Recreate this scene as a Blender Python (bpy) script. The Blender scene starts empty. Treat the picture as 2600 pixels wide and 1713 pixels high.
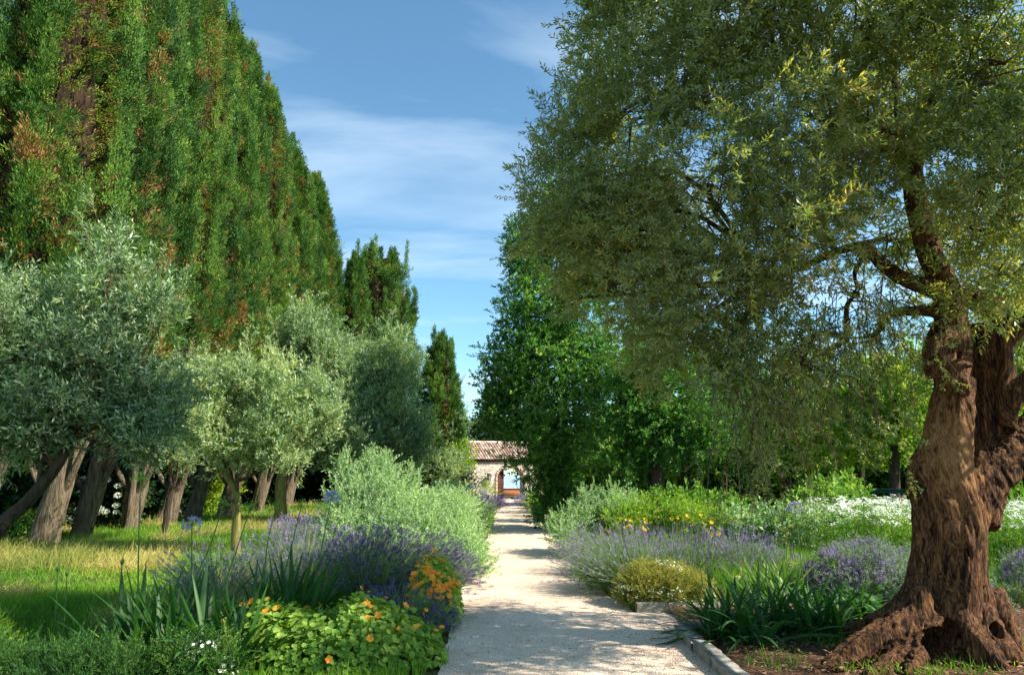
import bpy, math, random
import numpy as np
from mathutils import Vector, Matrix

# ------------------------------------------------------------------ camera, sky, sun, exposure
SC = bpy.context.scene
COL = SC.collection
FPX = 1733.0                                   # focal length in photo pixels (2600 wide)
EYE = 1.7
TILT = math.atan((1203 - 856.5) / FPX)
cam_d = bpy.data.cameras.new('camera'); cam = bpy.data.objects.new('camera', cam_d); COL.objects.link(cam)
cam_d.sensor_width = 36; cam_d.lens = 36 * FPX / 2600; cam_d.clip_end = 20000; cam_d.clip_start = 0.05
cam.location = (0, 0, EYE); cam.rotation_euler = (math.pi / 2 + TILT, 0, 0)
SC.camera = cam
SUN_EL, SUN_AZ = math.radians(40), math.radians(106)      # azimuth clockwise from +Y (the view direction)
SUN_STRENGTH, SKY_STRENGTH = 5.0, 0.125
w = bpy.data.worlds.new('World'); SC.world = w; w.use_nodes = True
nt = w.node_tree; nt.nodes.clear()
def nn(t, typ, **k):
    n = t.nodes.new(typ)
    for a, b in k.items(): setattr(n, a, b)
    return n
o_ = nn(nt, 'ShaderNodeOutputWorld'); bg = nn(nt, 'ShaderNodeBackground'); bg.inputs[1].default_value = SKY_STRENGTH
sk = nn(nt, 'ShaderNodeTexSky', sky_type='NISHITA', sun_disc=False, sun_elevation=SUN_EL, sun_rotation=SUN_AZ)
sk.air_density = 1.0; sk.dust_density = 0.1; sk.ozone_density = 1.5
tc = nn(nt, 'ShaderNodeTexCoord'); sep = nn(nt, 'ShaderNodeSeparateXYZ'); nt.links.new(tc.outputs['Generated'], sep.inputs[0])
mx = nn(nt, 'ShaderNodeMath', operation='MAXIMUM'); nt.links.new(sep.outputs[2], mx.inputs[0]); mx.inputs[1].default_value = 0.03
ad = nn(nt, 'ShaderNodeMath', operation='ADD'); nt.links.new(mx.outputs[0], ad.inputs[0]); ad.inputs[1].default_value = 0.12
dx = nn(nt, 'ShaderNodeMath', operation='DIVIDE'); nt.links.new(sep.outputs[0], dx.inputs[0]); nt.links.new(ad.outputs[0], dx.inputs[1])
dy = nn(nt, 'ShaderNodeMath', operation='DIVIDE'); nt.links.new(sep.outputs[1], dy.inputs[0]); nt.links.new(ad.outputs[0], dy.inputs[1])
cb = nn(nt, 'ShaderNodeCombineXYZ'); nt.links.new(dx.outputs[0], cb.inputs[0]); nt.links.new(dy.outputs[0], cb.inputs[1])
mp = nn(nt, 'ShaderNodeMapping'); mp.inputs['Scale'].default_value = (0.55, 1.5, 1); mp.inputs['Rotation'].default_value = (0, 0, 0.3)
nt.links.new(cb.outputs[0], mp.inputs[0])
nz = nn(nt, 'ShaderNodeTexNoise'); nz.inputs['Scale'].default_value = 1.1; nz.inputs['Detail'].default_value = 7; nz.inputs['Roughness'].default_value = 0.52
nz.inputs['Distortion'].default_value = 0.5
nt.links.new(mp.outputs[0], nz.inputs['Vector'])
rp = nn(nt, 'ShaderNodeMapRange'); rp.inputs[1].default_value = 0.46; rp.inputs[2].default_value = 0.82; rp.inputs[4].default_value = 0.72
nt.links.new(nz.outputs[0], rp.inputs[0])
mix = nn(nt, 'ShaderNodeMix', data_type='RGBA'); mix.inputs[7].default_value = (4.3, 5.0, 5.7, 1)
tint = nn(nt, 'ShaderNodeMix', data_type='RGBA', blend_type='MULTIPLY'); tint.inputs[0].default_value = 1; tint.inputs[7].default_value = (.62, .84, .84, 1)
nt.links.new(sk.outputs[0], tint.inputs[6]); nt.links.new(rp.outputs[0], mix.inputs[0]); nt.links.new(tint.outputs[2], mix.inputs[6])
nt.links.new(mix.outputs[2], bg.inputs[0]); nt.links.new(bg.outputs[0], o_.inputs[0])
sd = bpy.data.lights.new('sun', 'SUN'); sd.energy = SUN_STRENGTH; sd.angle = math.radians(0.5); sd.color = (1.0, 0.92, 0.80)
so = bpy.data.objects.new('sun', sd); COL.objects.link(so); so.location = (30, 0, 30)
sdir = Vector((math.sin(SUN_AZ) * math.cos(SUN_EL), math.cos(SUN_AZ) * math.cos(SUN_EL), math.sin(SUN_EL)))
so.rotation_euler = sdir.to_track_quat('Z', 'Y').to_euler()
vs = SC.view_settings; vs.view_transform = 'Standard'; vs.look = 'None'; vs.gamma = 1; vs.use_curve_mapping = False; vs.exposure = 1.12
SC.render.engine = 'CYCLES'
cy = SC.cycles; cy.max_bounces = 9; cy.diffuse_bounces = 5; cy.glossy_bounces = 2; cy.transmission_bounces = 7; cy.transparent_max_bounces = 8
cy.use_denoising = True; cy.caustics_reflective = False; cy.caustics_refractive = False; cy.sample_clamp_indirect = 6

# ------------------------------------------------------------------ pixel -> world helpers
def W(px, py, Y):
    a = px - 1300.0; b = 856.5 - py
    dy_ = FPX * math.cos(TILT) - b * math.sin(TILT); dz = FPX * math.sin(TILT) + b * math.cos(TILT)
    k = Y / dy_
    return np.array([a * k, Y, EYE + dz * k])
def G(px, py, z=0.0):
    a = px - 1300.0; b = 856.5 - py
    dy_ = FPX * math.cos(TILT) - b * math.sin(TILT); dz = FPX * math.sin(TILT) + b * math.cos(TILT)
    k = (z - EYE) / dz
    return np.array([a * k, dy_ * k, z])
def PXM(Y): return Y / FPX                      # metres per photo pixel at distance Y

# ------------------------------------------------------------------ numpy noise
def _h(i, j, k, s):
    n = (i * 374761393 + j * 668265263 + k * 2147483647 + s * 1274126177) & 0xFFFFFFFF
    n = ((n ^ (n >> 13)) * 1103515245) & 0xFFFFFFFF
    return ((n ^ (n >> 16)) & 0xFFFF) / 65535.0
def noise3(p, s=0):
    p = np.asarray(p, float); q = np.floor(p).astype(np.int64); f = p - q; f = f * f * (3 - 2 * f)
    i, j, k = q[..., 0], q[..., 1], q[..., 2]; fx, fy, fz = f[..., 0], f[..., 1], f[..., 2]
    def L(a, b, t): return a + (b - a) * t
    x00 = L(_h(i, j, k, s), _h(i + 1, j, k, s), fx); x10 = L(_h(i, j + 1, k, s), _h(i + 1, j + 1, k, s), fx)
    x01 = L(_h(i, j, k + 1, s), _h(i + 1, j, k + 1, s), fx); x11 = L(_h(i, j + 1, k + 1, s), _h(i + 1, j + 1, k + 1, s), fx)
    return L(L(x00, x10, fy), L(x01, x11, fy), fz)
def fbm(p, o=4, s=0):
    p = np.asarray(p, float); r = 0; a = 0.5; t = 0
    for n in range(o): r = r + a * noise3(p * 2 ** n, s + n * 7); t += a; a *= 0.5
    return r / t

# ------------------------------------------------------------------ mesh building
class MB:
    def __init__(s): s.v = []; s.q = []; s.t = []; s.a = []; s.n = 0
    def add(s, v, q=None, t=None, a=0.5):
        v = np.asarray(v, np.float32).reshape(-1, 3)
        if q is not None and len(q): s.q.append(np.asarray(q, np.int32).reshape(-1, 4) + s.n)
        if t is not None and len(t): s.t.append(np.asarray(t, np.int32).reshape(-1, 3) + s.n)
        s.v.append(v); s.a.append(np.full(len(v), a, np.float32) if np.isscalar(a) else np.asarray(a, np.float32)); s.n += len(v)
    def build(s, name, mat, parent=None, smooth=False, loc=None):
        v = np.concatenate(s.v) if s.v else np.zeros((0, 3), np.float32)
        if loc is not None: v = v - np.asarray(loc, np.float32)
        q = np.concatenate(s.q) if s.q else np.zeros((0, 4), np.int32); t = np.concatenate(s.t) if s.t else np.zeros((0, 3), np.int32)
        me = bpy.data.meshes.new(name); me.vertices.add(len(v)); me.vertices.foreach_set('co', v.ravel())
        li = np.concatenate([q.ravel(), t.ravel()]); me.loops.add(len(li)); me.loops.foreach_set('vertex_index', li)
        ls = np.concatenate([np.arange(len(q)) * 4, len(q) * 4 + np.arange(len(t)) * 3]).astype(np.int32)
        me.polygons.add(len(ls)); me.polygons.foreach_set('loop_start', ls)
        if smooth: me.polygons.foreach_set('use_smooth', np.ones(len(ls), bool))
        at = me.attributes.new('v', 'FLOAT', 'POINT'); at.data.foreach_set('value', np.concatenate(s.a) if s.a else [])
        me.update(calc_edges=True)
        if mat: me.materials.append(mat)
        o = bpy.data.objects.new(name, me); COL.objects.link(o)
        if parent is not None: o.parent = parent
        elif loc is not None: o.location = Vector([float(c) for c in loc])
        return o
def tag(o, label=None, cat=None, group=None, kind=None):
    if label: o['label'] = label
    if cat: o['category'] = cat
    if group: o['group'] = group
    if kind: o['kind'] = kind
    return o
def thing(name, label, cat, loc=(0, 0, 0), group=None, rz=0.0):
    o = bpy.data.objects.new(name, None); COL.objects.link(o); o.empty_display_size = 0.2
    o.location = Vector([float(c) for c in loc]); o.rotation_euler = (0, 0, rz)
    return tag(o, label, cat, group)
def norm(a): a = np.asarray(a, float); return a / np.maximum(np.linalg.norm(a, axis=-1, keepdims=True), 1e-9)
def frames(d, rng, roll=None):
    """matrices (k,3,3) whose third column is d, with a random roll"""
    d = norm(d); ref = np.where(np.abs(d[:, 2:3]) < 0.9, np.array([[0, 0, 1.0]]), np.array([[1.0, 0, 0]]))
    x = norm(np.cross(ref, d)); y = np.cross(d, x)
    th = rng.uniform(0, 2 * np.pi, len(d)) if roll is None else roll
    c, s_ = np.cos(th)[:, None], np.sin(th)[:, None]
    X = x * c + y * s_; Y = -x * s_ + y * c
    return np.stack([X, Y, d], axis=2)
def stamp(mb, T, pos, R, scale, vi, rng):
    """T=(verts, quads, va) template; instances at pos with rotation R"""
    tv, tq, ta = T; k = len(pos); n = len(tv)
    if k == 0: return
    sc = np.asarray(scale, float).reshape(-1, 1, 1) * np.ones((k, 1, 1))
    v = np.einsum('kij,nj->kni', R, tv) * sc + np.asarray(pos)[:, None, :]
    q = tq[None] + (np.arange(k) * n)[:, None, None]
    a = (np.asarray(vi).reshape(-1, 1) + ta[None] * 1.0)
    mb.add(v.reshape(-1, 3), q.reshape(-1, 4), a=np.clip(a.reshape(-1), 0, 1))
def leafq(base, d, side, L, Wd, fold=0.25, wpos=0.5):
    """one diamond leaf: 4 verts"""
    base, d, side = map(np.asarray, (base, d, side)); n = np.cross(side, d)
    return np.array([base, base + d * L * wpos + side * Wd / 2 + n * Wd * fold, base + d * L, base + d * L * wpos - side * Wd / 2 + n * Wd * fold])
def tmpl(leaves, va):
    v = np.concatenate(leaves); q = np.arange(len(v)).reshape(-1, 4); return v, q, np.asarray(va, float)
def twig_template(seed, n=16, L=0.30, ll=0.062, lw=0.015, ang=0.8, stem=0.0022, curl=0.08, rnd=0.25, wpos=0.5, var=0.12):
    r = np.random.default_rng(seed); leaves = []; va = []
    cur = lambda t: np.array([curl * math.sin(t * 2.5 + seed), curl * t * t, t * L])
    for i in range(n):
        t = (i // 2 + 1) / (n / 2); p = cur(t); az = (i % 2) * math.pi + (i // 2) * 1.6 + r.normal(0, 0.3)
        an = ang * (1.15 - 0.6 * t) + r.normal(0, rnd * 0.5)
        o = np.array([math.cos(az), math.sin(az), 0]); d = norm(o * math.sin(an) + np.array([0, 0, math.cos(an)]) + r.normal(0, rnd * 0.4, 3))
        s = norm(np.cross(d, r.normal(0, 1, 3) * 0.5 + o)); k = r.uniform(0.75, 1.15)
        leaves.append(leafq(p, d, s, ll * k, lw * k, wpos=wpos)); va += [r.normal(0, var)] * 4
    if stem:
        for i in range(4):
            a, b = cur(i / 4), cur((i + 1) / 4)
            leaves.append(np.array([a + [stem, 0, 0], b + [stem * .7, 0, 0], b - [stem * .7, 0, 0], a - [stem, 0, 0]])); va += [0.02] * 4
            leaves.append(np.array([a + [0, stem, 0], b + [0, stem * .7, 0], b - [0, stem * .7, 0], a - [0, stem, 0]])); va += [0.02] * 4
    return tmpl(leaves, va)
def tube(mb, pts, rad, sides=6, a=0.5, cap=False, rough=0.0, seed=0):
    P = np.asarray(pts, float); n = len(P); rad = np.asarray(rad, float) * np.ones(n)
    T = np.gradient(P, axis=0); T = norm(T); ref = np.array([0, 0, 1.0]) if abs(T[0][2]) < 0.9 else np.array([1.0, 0, 0])
    x = norm(np.cross(ref, T[0])); V = []
    for i in range(n):
        x = norm(x - T[i] * np.dot(x, T[i])); y = np.cross(T[i], x); th = np.linspace(0, 2 * np.pi, sides, endpoint=False)
        rr = rad[i] * np.ones(sides)
        if rough: rr = rr * (1 + rough * (noise3(np.stack([np.cos(th) * 1.6 + seed, np.sin(th) * 1.6, P[i][2] * .7 * np.ones(sides)], 1)) * 2 - 1)
                             + rough * 0.5 * (noise3(np.stack([np.cos(th) * 5, np.sin(th) * 5 + seed, P[i][2] * 1.2 * np.ones(sides)], 1)) * 2 - 1))
        V.append(P[i] + np.outer(np.cos(th) * rr, x) + np.outer(np.sin(th) * rr, y))
    V = np.concatenate(V); Q = []
    idx = np.arange(sides)
    for i in range(n - 1): Q.append(np.stack([i * sides + idx, i * sides + (idx + 1) % sides, (i + 1) * sides + (idx + 1) % sides, (i + 1) * sides + idx], 1))
    t = None
    if cap:
        V = np.concatenate([V, P[-1:], P[:1]]); c = len(V) - 2; t = [((n - 1) * sides + i, (n - 1) * sides + (i + 1) % sides, c) for i in range(sides)] + [((i + 1) % sides, i, c + 1) for i in range(sides)]
    mb.add(V, np.concatenate(Q), t, a)
def bez(ctrl, n):
    """Catmull-Rom through control points"""
    C_ = np.asarray(ctrl, float); C_ = np.concatenate([[2 * C_[0] - C_[1]], C_, [2 * C_[-1] - C_[-2]]]); out = []
    m = len(C_) - 3
    for t in np.linspace(0, m - 1e-6, n):
        i = int(t); f = t - i; a, b, c, d = C_[i:i + 4]
        out.append(0.5 * ((2 * b) + (-a + c) * f + (2 * a - 5 * b + 4 * c - d) * f * f + (-a + 3 * b - 3 * c + d) * f ** 3))
    return np.array(out)
def box(mb, lo, hi, a=0.5, R=None, c=None):
    x0, y0, z0 = lo; x1, y1, z1 = hi
    v = np.array([(x0, y0, z0), (x1, y0, z0), (x1, y1, z0), (x0, y1, z0), (x0, y0, z1), (x1, y0, z1), (x1, y1, z1), (x0, y1, z1)], float)
    if R is not None: v = v @ np.asarray(R).T
    if c is not None: v = v + np.asarray(c)
    mb.add(v, [(0, 3, 2, 1), (4, 5, 6, 7), (0, 1, 5, 4), (1, 2, 6, 5), (2, 3, 7, 6), (3, 0, 4, 7)], a=a)

# ------------------------------------------------------------------ materials
def ramp(t, stops, fac):
    r = nn(t, 'ShaderNodeValToRGB'); e = r.color_ramp.elements
    while len(e) > 1: e.remove(e[0])
    e[0].position = stops[0][0]; e[0].color = (*stops[0][1], 1)
    for p, c in stops[1:]:
        k = e.new(p); k.color = (*c, 1)
    t.links.new(fac, r.inputs[0]); return r
def leaf_mat(name, stops, back=None, trans=0.35, rough=0.5, spec=0.4, tcol=(1.0, 1.0, 0.55), backmix=0.8):
    m = bpy.data.materials.new(name); m.use_nodes = True; t = m.node_tree; t.nodes.clear()
    out = nn(t, 'ShaderNodeOutputMaterial'); at = nn(t, 'ShaderNodeAttribute', attribute_name='v')
    r = ramp(t, stops, at.outputs['Fac']); col = r.outputs[0]
    if back is not None:
        g = nn(t, 'ShaderNodeNewGeometry'); mm = nn(t, 'ShaderNodeMath', operation='MULTIPLY'); mm.inputs[1].default_value = backmix
        t.links.new(g.outputs['Backfacing'], mm.inputs[0]); mxn = nn(t, 'ShaderNodeMix', data_type='RGBA'); mxn.inputs[7].default_value = (*back, 1)
        t.links.new(mm.outputs[0], mxn.inputs[0]); t.links.new(col, mxn.inputs[6]); col = mxn.outputs[2]
    p = nn(t, 'ShaderNodeBsdfPrincipled'); p.inputs['Roughness'].default_value = rough; p.inputs['Specular IOR Level'].default_value = spec
    t.links.new(col, p.inputs['Base Color'])
    tr = nn(t, 'ShaderNodeBsdfTranslucent'); mt = nn(t, 'ShaderNodeMix', data_type='RGBA', blend_type='MULTIPLY'); mt.inputs[0].default_value = 1
    mt.inputs[7].default_value = (tcol[0] * 1.6, tcol[1] * 1.6, tcol[2] * 1.6, 1); t.links.new(r.outputs[0], mt.inputs[6]); t.links.new(mt.outputs[2], tr.inputs[0])
    ms = nn(t, 'ShaderNodeMixShader'); ms.inputs[0].default_value = trans; t.links.new(p.outputs[0], ms.inputs[1]); t.links.new(tr.outputs[0], ms.inputs[2])
    t.links.new(ms.outputs[0], out.inputs[0]); return m
def noise_mat(name, stops, scale=8, detail=6, rough=0.9, bump=0.3, bdist=0.02, stretch=(1, 1, 1), spec=0.2, bscale=None, wave=None, coord='Object', attr=0.0):
    m = bpy.data.materials.new(name); m.use_nodes = True; t = m.node_tree; p = t.nodes['Principled BSDF']
    p.inputs['Roughness'].default_value = rough; p.inputs['Specular IOR Level'].default_value = spec
    c = nn(t, 'ShaderNodeTexCoord'); mp_ = nn(t, 'ShaderNodeMapping'); mp_.inputs['Scale'].default_value = stretch; t.links.new(c.outputs[coord], mp_.inputs[0])
    n = nn(t, 'ShaderNodeTexNoise'); n.inputs['Scale'].default_value = scale; n.inputs['Detail'].default_value = detail; n.inputs['Roughness'].default_value = 0.62
    t.links.new(mp_.outputs[0], n.inputs['Vector']); f = n.outputs[0]
    if attr:
        at = nn(t, 'ShaderNodeAttribute', attribute_name='v'); ma = nn(t, 'ShaderNodeMath', operation='MULTIPLY_ADD'); ma.inputs[1].default_value = attr
        t.links.new(at.outputs['Fac'], ma.inputs[0]); t.links.new(f, ma.inputs[2]); sb = nn(t, 'ShaderNodeMath', operation='SUBTRACT'); sb.inputs[1].default_value = attr * .5
        t.links.new(ma.outputs[0], sb.inputs[0]); f = sb.outputs[0]
    r = ramp(t, stops, f); t.links.new(r.outputs[0], p.inputs['Base Color'])
    if bump:
        n2 = nn(t, 'ShaderNodeTexNoise'); n2.inputs['Scale'].default_value = bscale or scale * 2; n2.inputs['Detail'].default_value = 6
        t.links.new(mp_.outputs[0], n2.inputs['Vector'])
        b = nn(t, 'ShaderNodeBump'); b.inputs['Strength'].default_value = bump; b.inputs['Distance'].default_value = bdist
        t.links.new(n2.outputs[0], b.inputs['Height']); t.links.new(b.outputs[0], p.inputs['Normal'])
    return m
M = {}
M['olive_big'] = leaf_mat('olive_leaf', [(0, (.045, .10, .03)), (.3, (.12, .20, .055)), (.6, (.24, .30, .08)), (.88, (.42, .38, .10)), (1, (.56, .40, .12))], back=(.34, .40, .20), trans=.48, rough=.42, spec=.5, tcol=(1.1, 1.0, .35))  # upper golden stops put transmitted sunlight into the leaf colour
M['olive_silver'] = leaf_mat('silver_olive_leaf', [(0, (.025, .085, .035)), (.3, (.075, .17, .06)), (.6, (.20, .32, .10)), (.85, (.42, .50, .18)), (1, (.60, .60, .25))], back=(.34, .43, .24), trans=.34, rough=.38, spec=.6, tcol=(.9, 1, .5))
M['cypress'] = leaf_mat('cypress_foliage', [(0, (.008, .035, .009)), (.25, (.032, .10, .018)), (.5, (.095, .205, .034)), (.84, (.26, .38, .055)), (.87, (.032, .022, .011)), (.90, (.085, .048, .022)), (.95, (.33, .17, .05)), (1, (.42, .23, .09))], trans=.22, rough=.65, spec=.2, tcol=(1, 1, .5))  # sunlit yellow-green and gap shade put into the colour; browns are dead sprays
M['cypress_core'] = noise_mat('cypress_inner_twigs_and_shade', [(.3, (.006, .004, .003)), (.5, (.03, .018, .010)), (.7, (.07, .04, .022))], scale=3, stretch=(3, 3, .6), bump=1, bdist=.1)  # inner twig brown, darkened to stand in for shade in the gaps
M['broadleaf'] = leaf_mat('deep_green_leaf', [(0, (.03, .095, .025)), (.4, (.085, .20, .045)), (.75, (.16, .31, .07)), (1, (.36, .46, .10))], trans=.5, rough=.38, spec=.5, tcol=(.9, 1.1, .3))
M['lime'] = leaf_mat('lime_leaf', [(0, (.07, .17, .02)), (.4, (.18, .33, .03)), (.8, (.36, .48, .05)), (1, (.55, .54, .09))], trans=.42, rough=.5)
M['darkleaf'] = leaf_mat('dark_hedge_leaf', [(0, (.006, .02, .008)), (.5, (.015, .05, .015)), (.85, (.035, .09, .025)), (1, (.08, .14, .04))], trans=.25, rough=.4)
M['pale'] = leaf_mat('pale_grey_green_leaf', [(0, (.09, .19, .06)), (.4, (.20, .34, .11)), (.75, (.36, .50, .18)), (1, (.56, .64, .32))], back=(.42, .52, .34), trans=.35, rough=.7, spec=.2, tcol=(1, 1.1, .6))
M['lav_leaf'] = leaf_mat('lavender_leaf', [(0, (.08, .15, .05)), (.5, (.18, .29, .10)), (1, (.38, .48, .23))], trans=.3, rough=.7, spec=.2)
M['lav_leaf_grey'] = leaf_mat('grey_lavender_leaf', [(0, (.08, .12, .08)), (.5, (.17, .24, .16)), (1, (.34, .42, .32))], trans=.3, rough=.7, spec=.2)
M['lav_flower'] = leaf_mat('lavender_flower', [(0, (.045, .028, .085)), (.5, (.12, .08, .20)), (1, (.29, .22, .39))], trans=.25, rough=.8, spec=.1, tcol=(1, .8, 1.2))
M['lav_pale'] = leaf_mat('pale_lavender_flower', [(0, (.12, .10, .18)), (.5, (.25, .21, .33)), (1, (.48, .43, .55))], trans=.25, rough=.8, spec=.1, tcol=(1, .8, 1.2))
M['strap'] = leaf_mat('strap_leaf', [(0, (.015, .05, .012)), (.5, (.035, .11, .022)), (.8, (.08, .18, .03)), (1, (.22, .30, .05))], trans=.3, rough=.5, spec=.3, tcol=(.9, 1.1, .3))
M['strap_lit'] = leaf_mat('sunlit_strap_leaf', [(0, (.05, .12, .02)), (.5, (.12, .23, .035)), (.85, (.28, .36, .06)), (1, (.45, .42, .12))], trans=.4, rough=.4)  # lit copy of the strap leaf, sunlight put into its colour
M['nast'] = leaf_mat('nasturtium_leaf', [(0, (.055, .14, .03)), (.45, (.18, .32, .05)), (.8, (.36, .47, .08)), (1, (.60, .58, .14))], trans=.42, rough=.55, spec=.25, tcol=(1.1, 1.1, .3))
M['orange'] = leaf_mat('orange_petal', [(0, (.80, .18, .01)), (.5, (.9, .32, .02)), (1, (.95, .55, .05))], trans=.3, rough=.6, tcol=(1, .8, .4))
M['yellow'] = leaf_mat('yellow_petal', [(0, (.60, .42, .02)), (1, (.80, .66, .06))], trans=.3, rough=.6, tcol=(1, .9, .4))
M['white'] = leaf_mat('white_petal', [(0, (.55, .62, .45)), (.5, (.8, .82, .72)), (1, (.9, .9, .86))], trans=.3, rough=.7, tcol=(.9, .9, .8))
M['blue'] = leaf_mat('blue_petal', [(0, (.20, .22, .42)), (1, (.42, .46, .70))], trans=.3, rough=.6, tcol=(.8, .8, 1))
M['lilac'] = leaf_mat('lilac_petal', [(0, (.24, .2, .36)), (1, (.55, .5, .68))], trans=.3, rough=.6, tcol=(.9, .9, 1))
M['grass'] = leaf_mat('grass_blade', [(0, (.04, .12, .012)), (.4, (.11, .26, .02)), (.75, (.22, .38, .03)), (1, (.42, .44, .09))], trans=.42, rough=.55, spec=.25, tcol=(1, 1.1, .3))
M['straw'] = leaf_mat('dry_grass_blade', [(0, (.13, .19, .04)), (.35, (.28, .31, .07)), (.75, (.48, .42, .14)), (1, (.64, .54, .25))], trans=.35, rough=.7, spec=.2, tcol=(1, .95, .6))
M['gold'] = leaf_mat('golden_mound_leaf', [(0, (.12, .15, .03)), (.5, (.27, .28, .05)), (1, (.48, .42, .12))], trans=.4, rough=.6)
M['mead'] = leaf_mat('meadow_blade', [(0, (.05, .14, .02)), (.5, (.12, .27, .03)), (1, (.32, .42, .08))], trans=.42, rough=.5)
M['teal'] = leaf_mat('grey_blue_leaf', [(0, (.10, .18, .14)), (1, (.30, .42, .36))], trans=.3, rough=.6)
M['bark_olive'] = None
M['bark_cyp'] = noise_mat('cypress_bark', [(.3, (.035, .026, .016)), (.46, (.13, .10, .065)), (.6, (.22, .175, .115)), (.75, (.24, .22, .10))], scale=4, stretch=(5, 5, .5), bump=1, bdist=.06, bscale=9)
M['bark_dark'] = noise_mat('dark_bark', [(.3, (.02, .015, .01)), (.55, (.06, .045, .03)), (.75, (.12, .09, .06))], scale=5, stretch=(4, 4, .6), bump=1, bdist=.04)
M['bark_moss'] = noise_mat('mossy_bark', [(.3, (.07, .06, .02)), (.5, (.20, .18, .05)), (.75, (.32, .28, .07))], scale=5, stretch=(4, 4, .8), bump=.8, bdist=.02)
M['stem'] = noise_mat('green_stem', [(.3, (.06, .13, .03)), (.7, (.12, .2, .05))], scale=20, bump=0, rough=.5)
M['twig'] = noise_mat('olive_twig', [(.3, (.05, .032, .02)), (.7, (.14, .09, .05))], scale=12, bump=0)
M['bleached'] = noise_mat('bleached_twig', [(.3, (.2, .15, .1)), (.7, (.42, .34, .25))], scale=12, bump=0)
exec_order = 'large structure first'

# ------------------------------------------------------------------ ground, path, kerb, water
def ground_mat():
    m = noise_mat('soil_and_turf', [(.25, (.03, .026, .014)), (.45, (.06, .055, .022)), (.6, (.09, .10, .025)), (.75, (.14, .12, .06))], scale=1.5, detail=10, bump=.5, bdist=.05, bscale=20)
    return m
def path_mat():
    m = bpy.data.materials.new('pale_gravel'); m.use_nodes = True; t = m.node_tree; p = t.nodes['Principled BSDF']; p.inputs['Roughness'].default_value = .95; p.inputs['Specular IOR Level'].default_value = .1
    c = nn(t, 'ShaderNodeTexCoord'); n1 = nn(t, 'ShaderNodeTexNoise'); n1.inputs['Scale'].default_value = .9; n1.inputs['Detail'].default_value = 8; n1.inputs['Roughness'].default_value = .7
    n2 = nn(t, 'ShaderNodeTexNoise'); n2.inputs['Scale'].default_value = 70; n2.inputs['Detail'].default_value = 4
    vo = nn(t, 'ShaderNodeTexVoronoi'); vo.inputs['Scale'].default_value = 75
    for n in (n1, n2, vo): t.links.new(c.outputs['Object'], n.inputs['Vector'])
    a = nn(t, 'ShaderNodeMath', operation='MULTIPLY_ADD'); a.inputs[1].default_value = .55; t.links.new(n2.outputs[0], a.inputs[0])
    b = nn(t, 'ShaderNodeMath', operation='MULTIPLY'); b.inputs[1].default_value = .45; t.links.new(n1.outputs[0], b.inputs[0]); t.links.new(b.outputs[0], a.inputs[2])
    r = ramp(t, [(.3, (.36, .25, .17)), (.43, (.58, .43, .32)), (.52, (.73, .58, .43)), (.66, (.82, .69, .53))], a.outputs[0]); t.links.new(r.outputs[0], p.inputs['Base Color'])
    bp = nn(t, 'ShaderNodeBump'); bp.inputs['Strength'].default_value = .7; bp.inputs['Distance'].default_value = .012
    ad_ = nn(t, 'ShaderNodeMath', operation='ADD'); t.links.new(vo.outputs['Distance'], ad_.inputs[0]); t.links.new(n2.outputs[0], ad_.inputs[1]); t.links.new(ad_.outputs[0], bp.inputs['Height'])
    bp2 = nn(t, 'ShaderNodeBump'); bp2.inputs['Strength'].default_value = .6; bp2.inputs['Distance'].default_value = .10; t.links.new(n1.outputs[0], bp2.inputs['Height'])
    t.links.new(bp.outputs[0], bp2.inputs['Normal']); t.links.new(bp2.outputs[0], p.inputs['Normal']); return m
g = MB()
nx, ny = 60, 90
xs = np.concatenate([[-600, -200, -80], np.linspace(-40, 40, nx), [80, 200, 600]]); ys = np.concatenate([[-300, -60], np.linspace(-10, 74, ny)])
X, Y = np.meshgrid(xs, ys)
def ground_z(X, Y):
    X = np.asarray(X, float); Y = np.asarray(Y, float)
    z = (fbm(np.stack([X * .35, Y * .35, 0 * X], -1), 3, 5) - .5) * .22
    edge = np.clip((np.abs(X - .5) - 2.2) / 3, 0, 1)
    return z * edge - 0.012
Z = ground_z(X, Y); nc = len(xs)
idx = np.arange(len(xs) * len(ys)).reshape(len(ys), len(xs))
g.add(np.stack([X, Y, Z], -1).reshape(-1, 3), np.stack([idx[:-1, :-1], idx[:-1, 1:], idx[1:, 1:], idx[1:, :-1]], -1).reshape(-1, 4))
tag(g.build('ground', ground_mat(), smooth=True), 'grassy garden soil under the lawn and flower beds', kind='structure')
PL, PR = -0.72, 1.3
def path_left(y):
    y = np.asarray(y, float); return PL + 0.10 * np.sin(y * .35) + .10 * (fbm(np.stack([y * 3, 0 * y, 0 * y], -1), 3, 6) - .5)
def path_right(y):
    y = np.asarray(y, float)
    return np.where(y < 9.0, 2.12, np.where(y < 10.2, 1.52, 1.42 + 0.06 * np.sin(y * .5)))
g = MB(); ysp = np.concatenate([np.linspace(-6, 5, 20), np.linspace(5.05, 8.98, 90), [9.005], np.linspace(9.2, 47, 260)])
ncol = 16; V = []
for y in ysp:
    l, r = float(path_left(y)), float(path_right(y))
    for k in range(ncol + 1):
        x = l + (r - l) * k / ncol; V.append((x, y, 0.006 + 0.022 * math.sin(math.pi * k / ncol)))
V = np.array(V); V[:, 2] += (fbm(V * [1.5, 1.5, 0], 4, 9) - .5) * .03 * (V[:, 1] < 60)
V[:, 2] = np.maximum(V[:, 2], 0.003)
idx = np.arange(len(V)).reshape(len(ysp), ncol + 1)
g.add(V, np.stack([idx[:-1, :-1], idx[:-1, 1:], idx[1:, 1:], idx[1:, :-1]], -1).reshape(-1, 4))
MPATH = path_mat()
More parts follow.
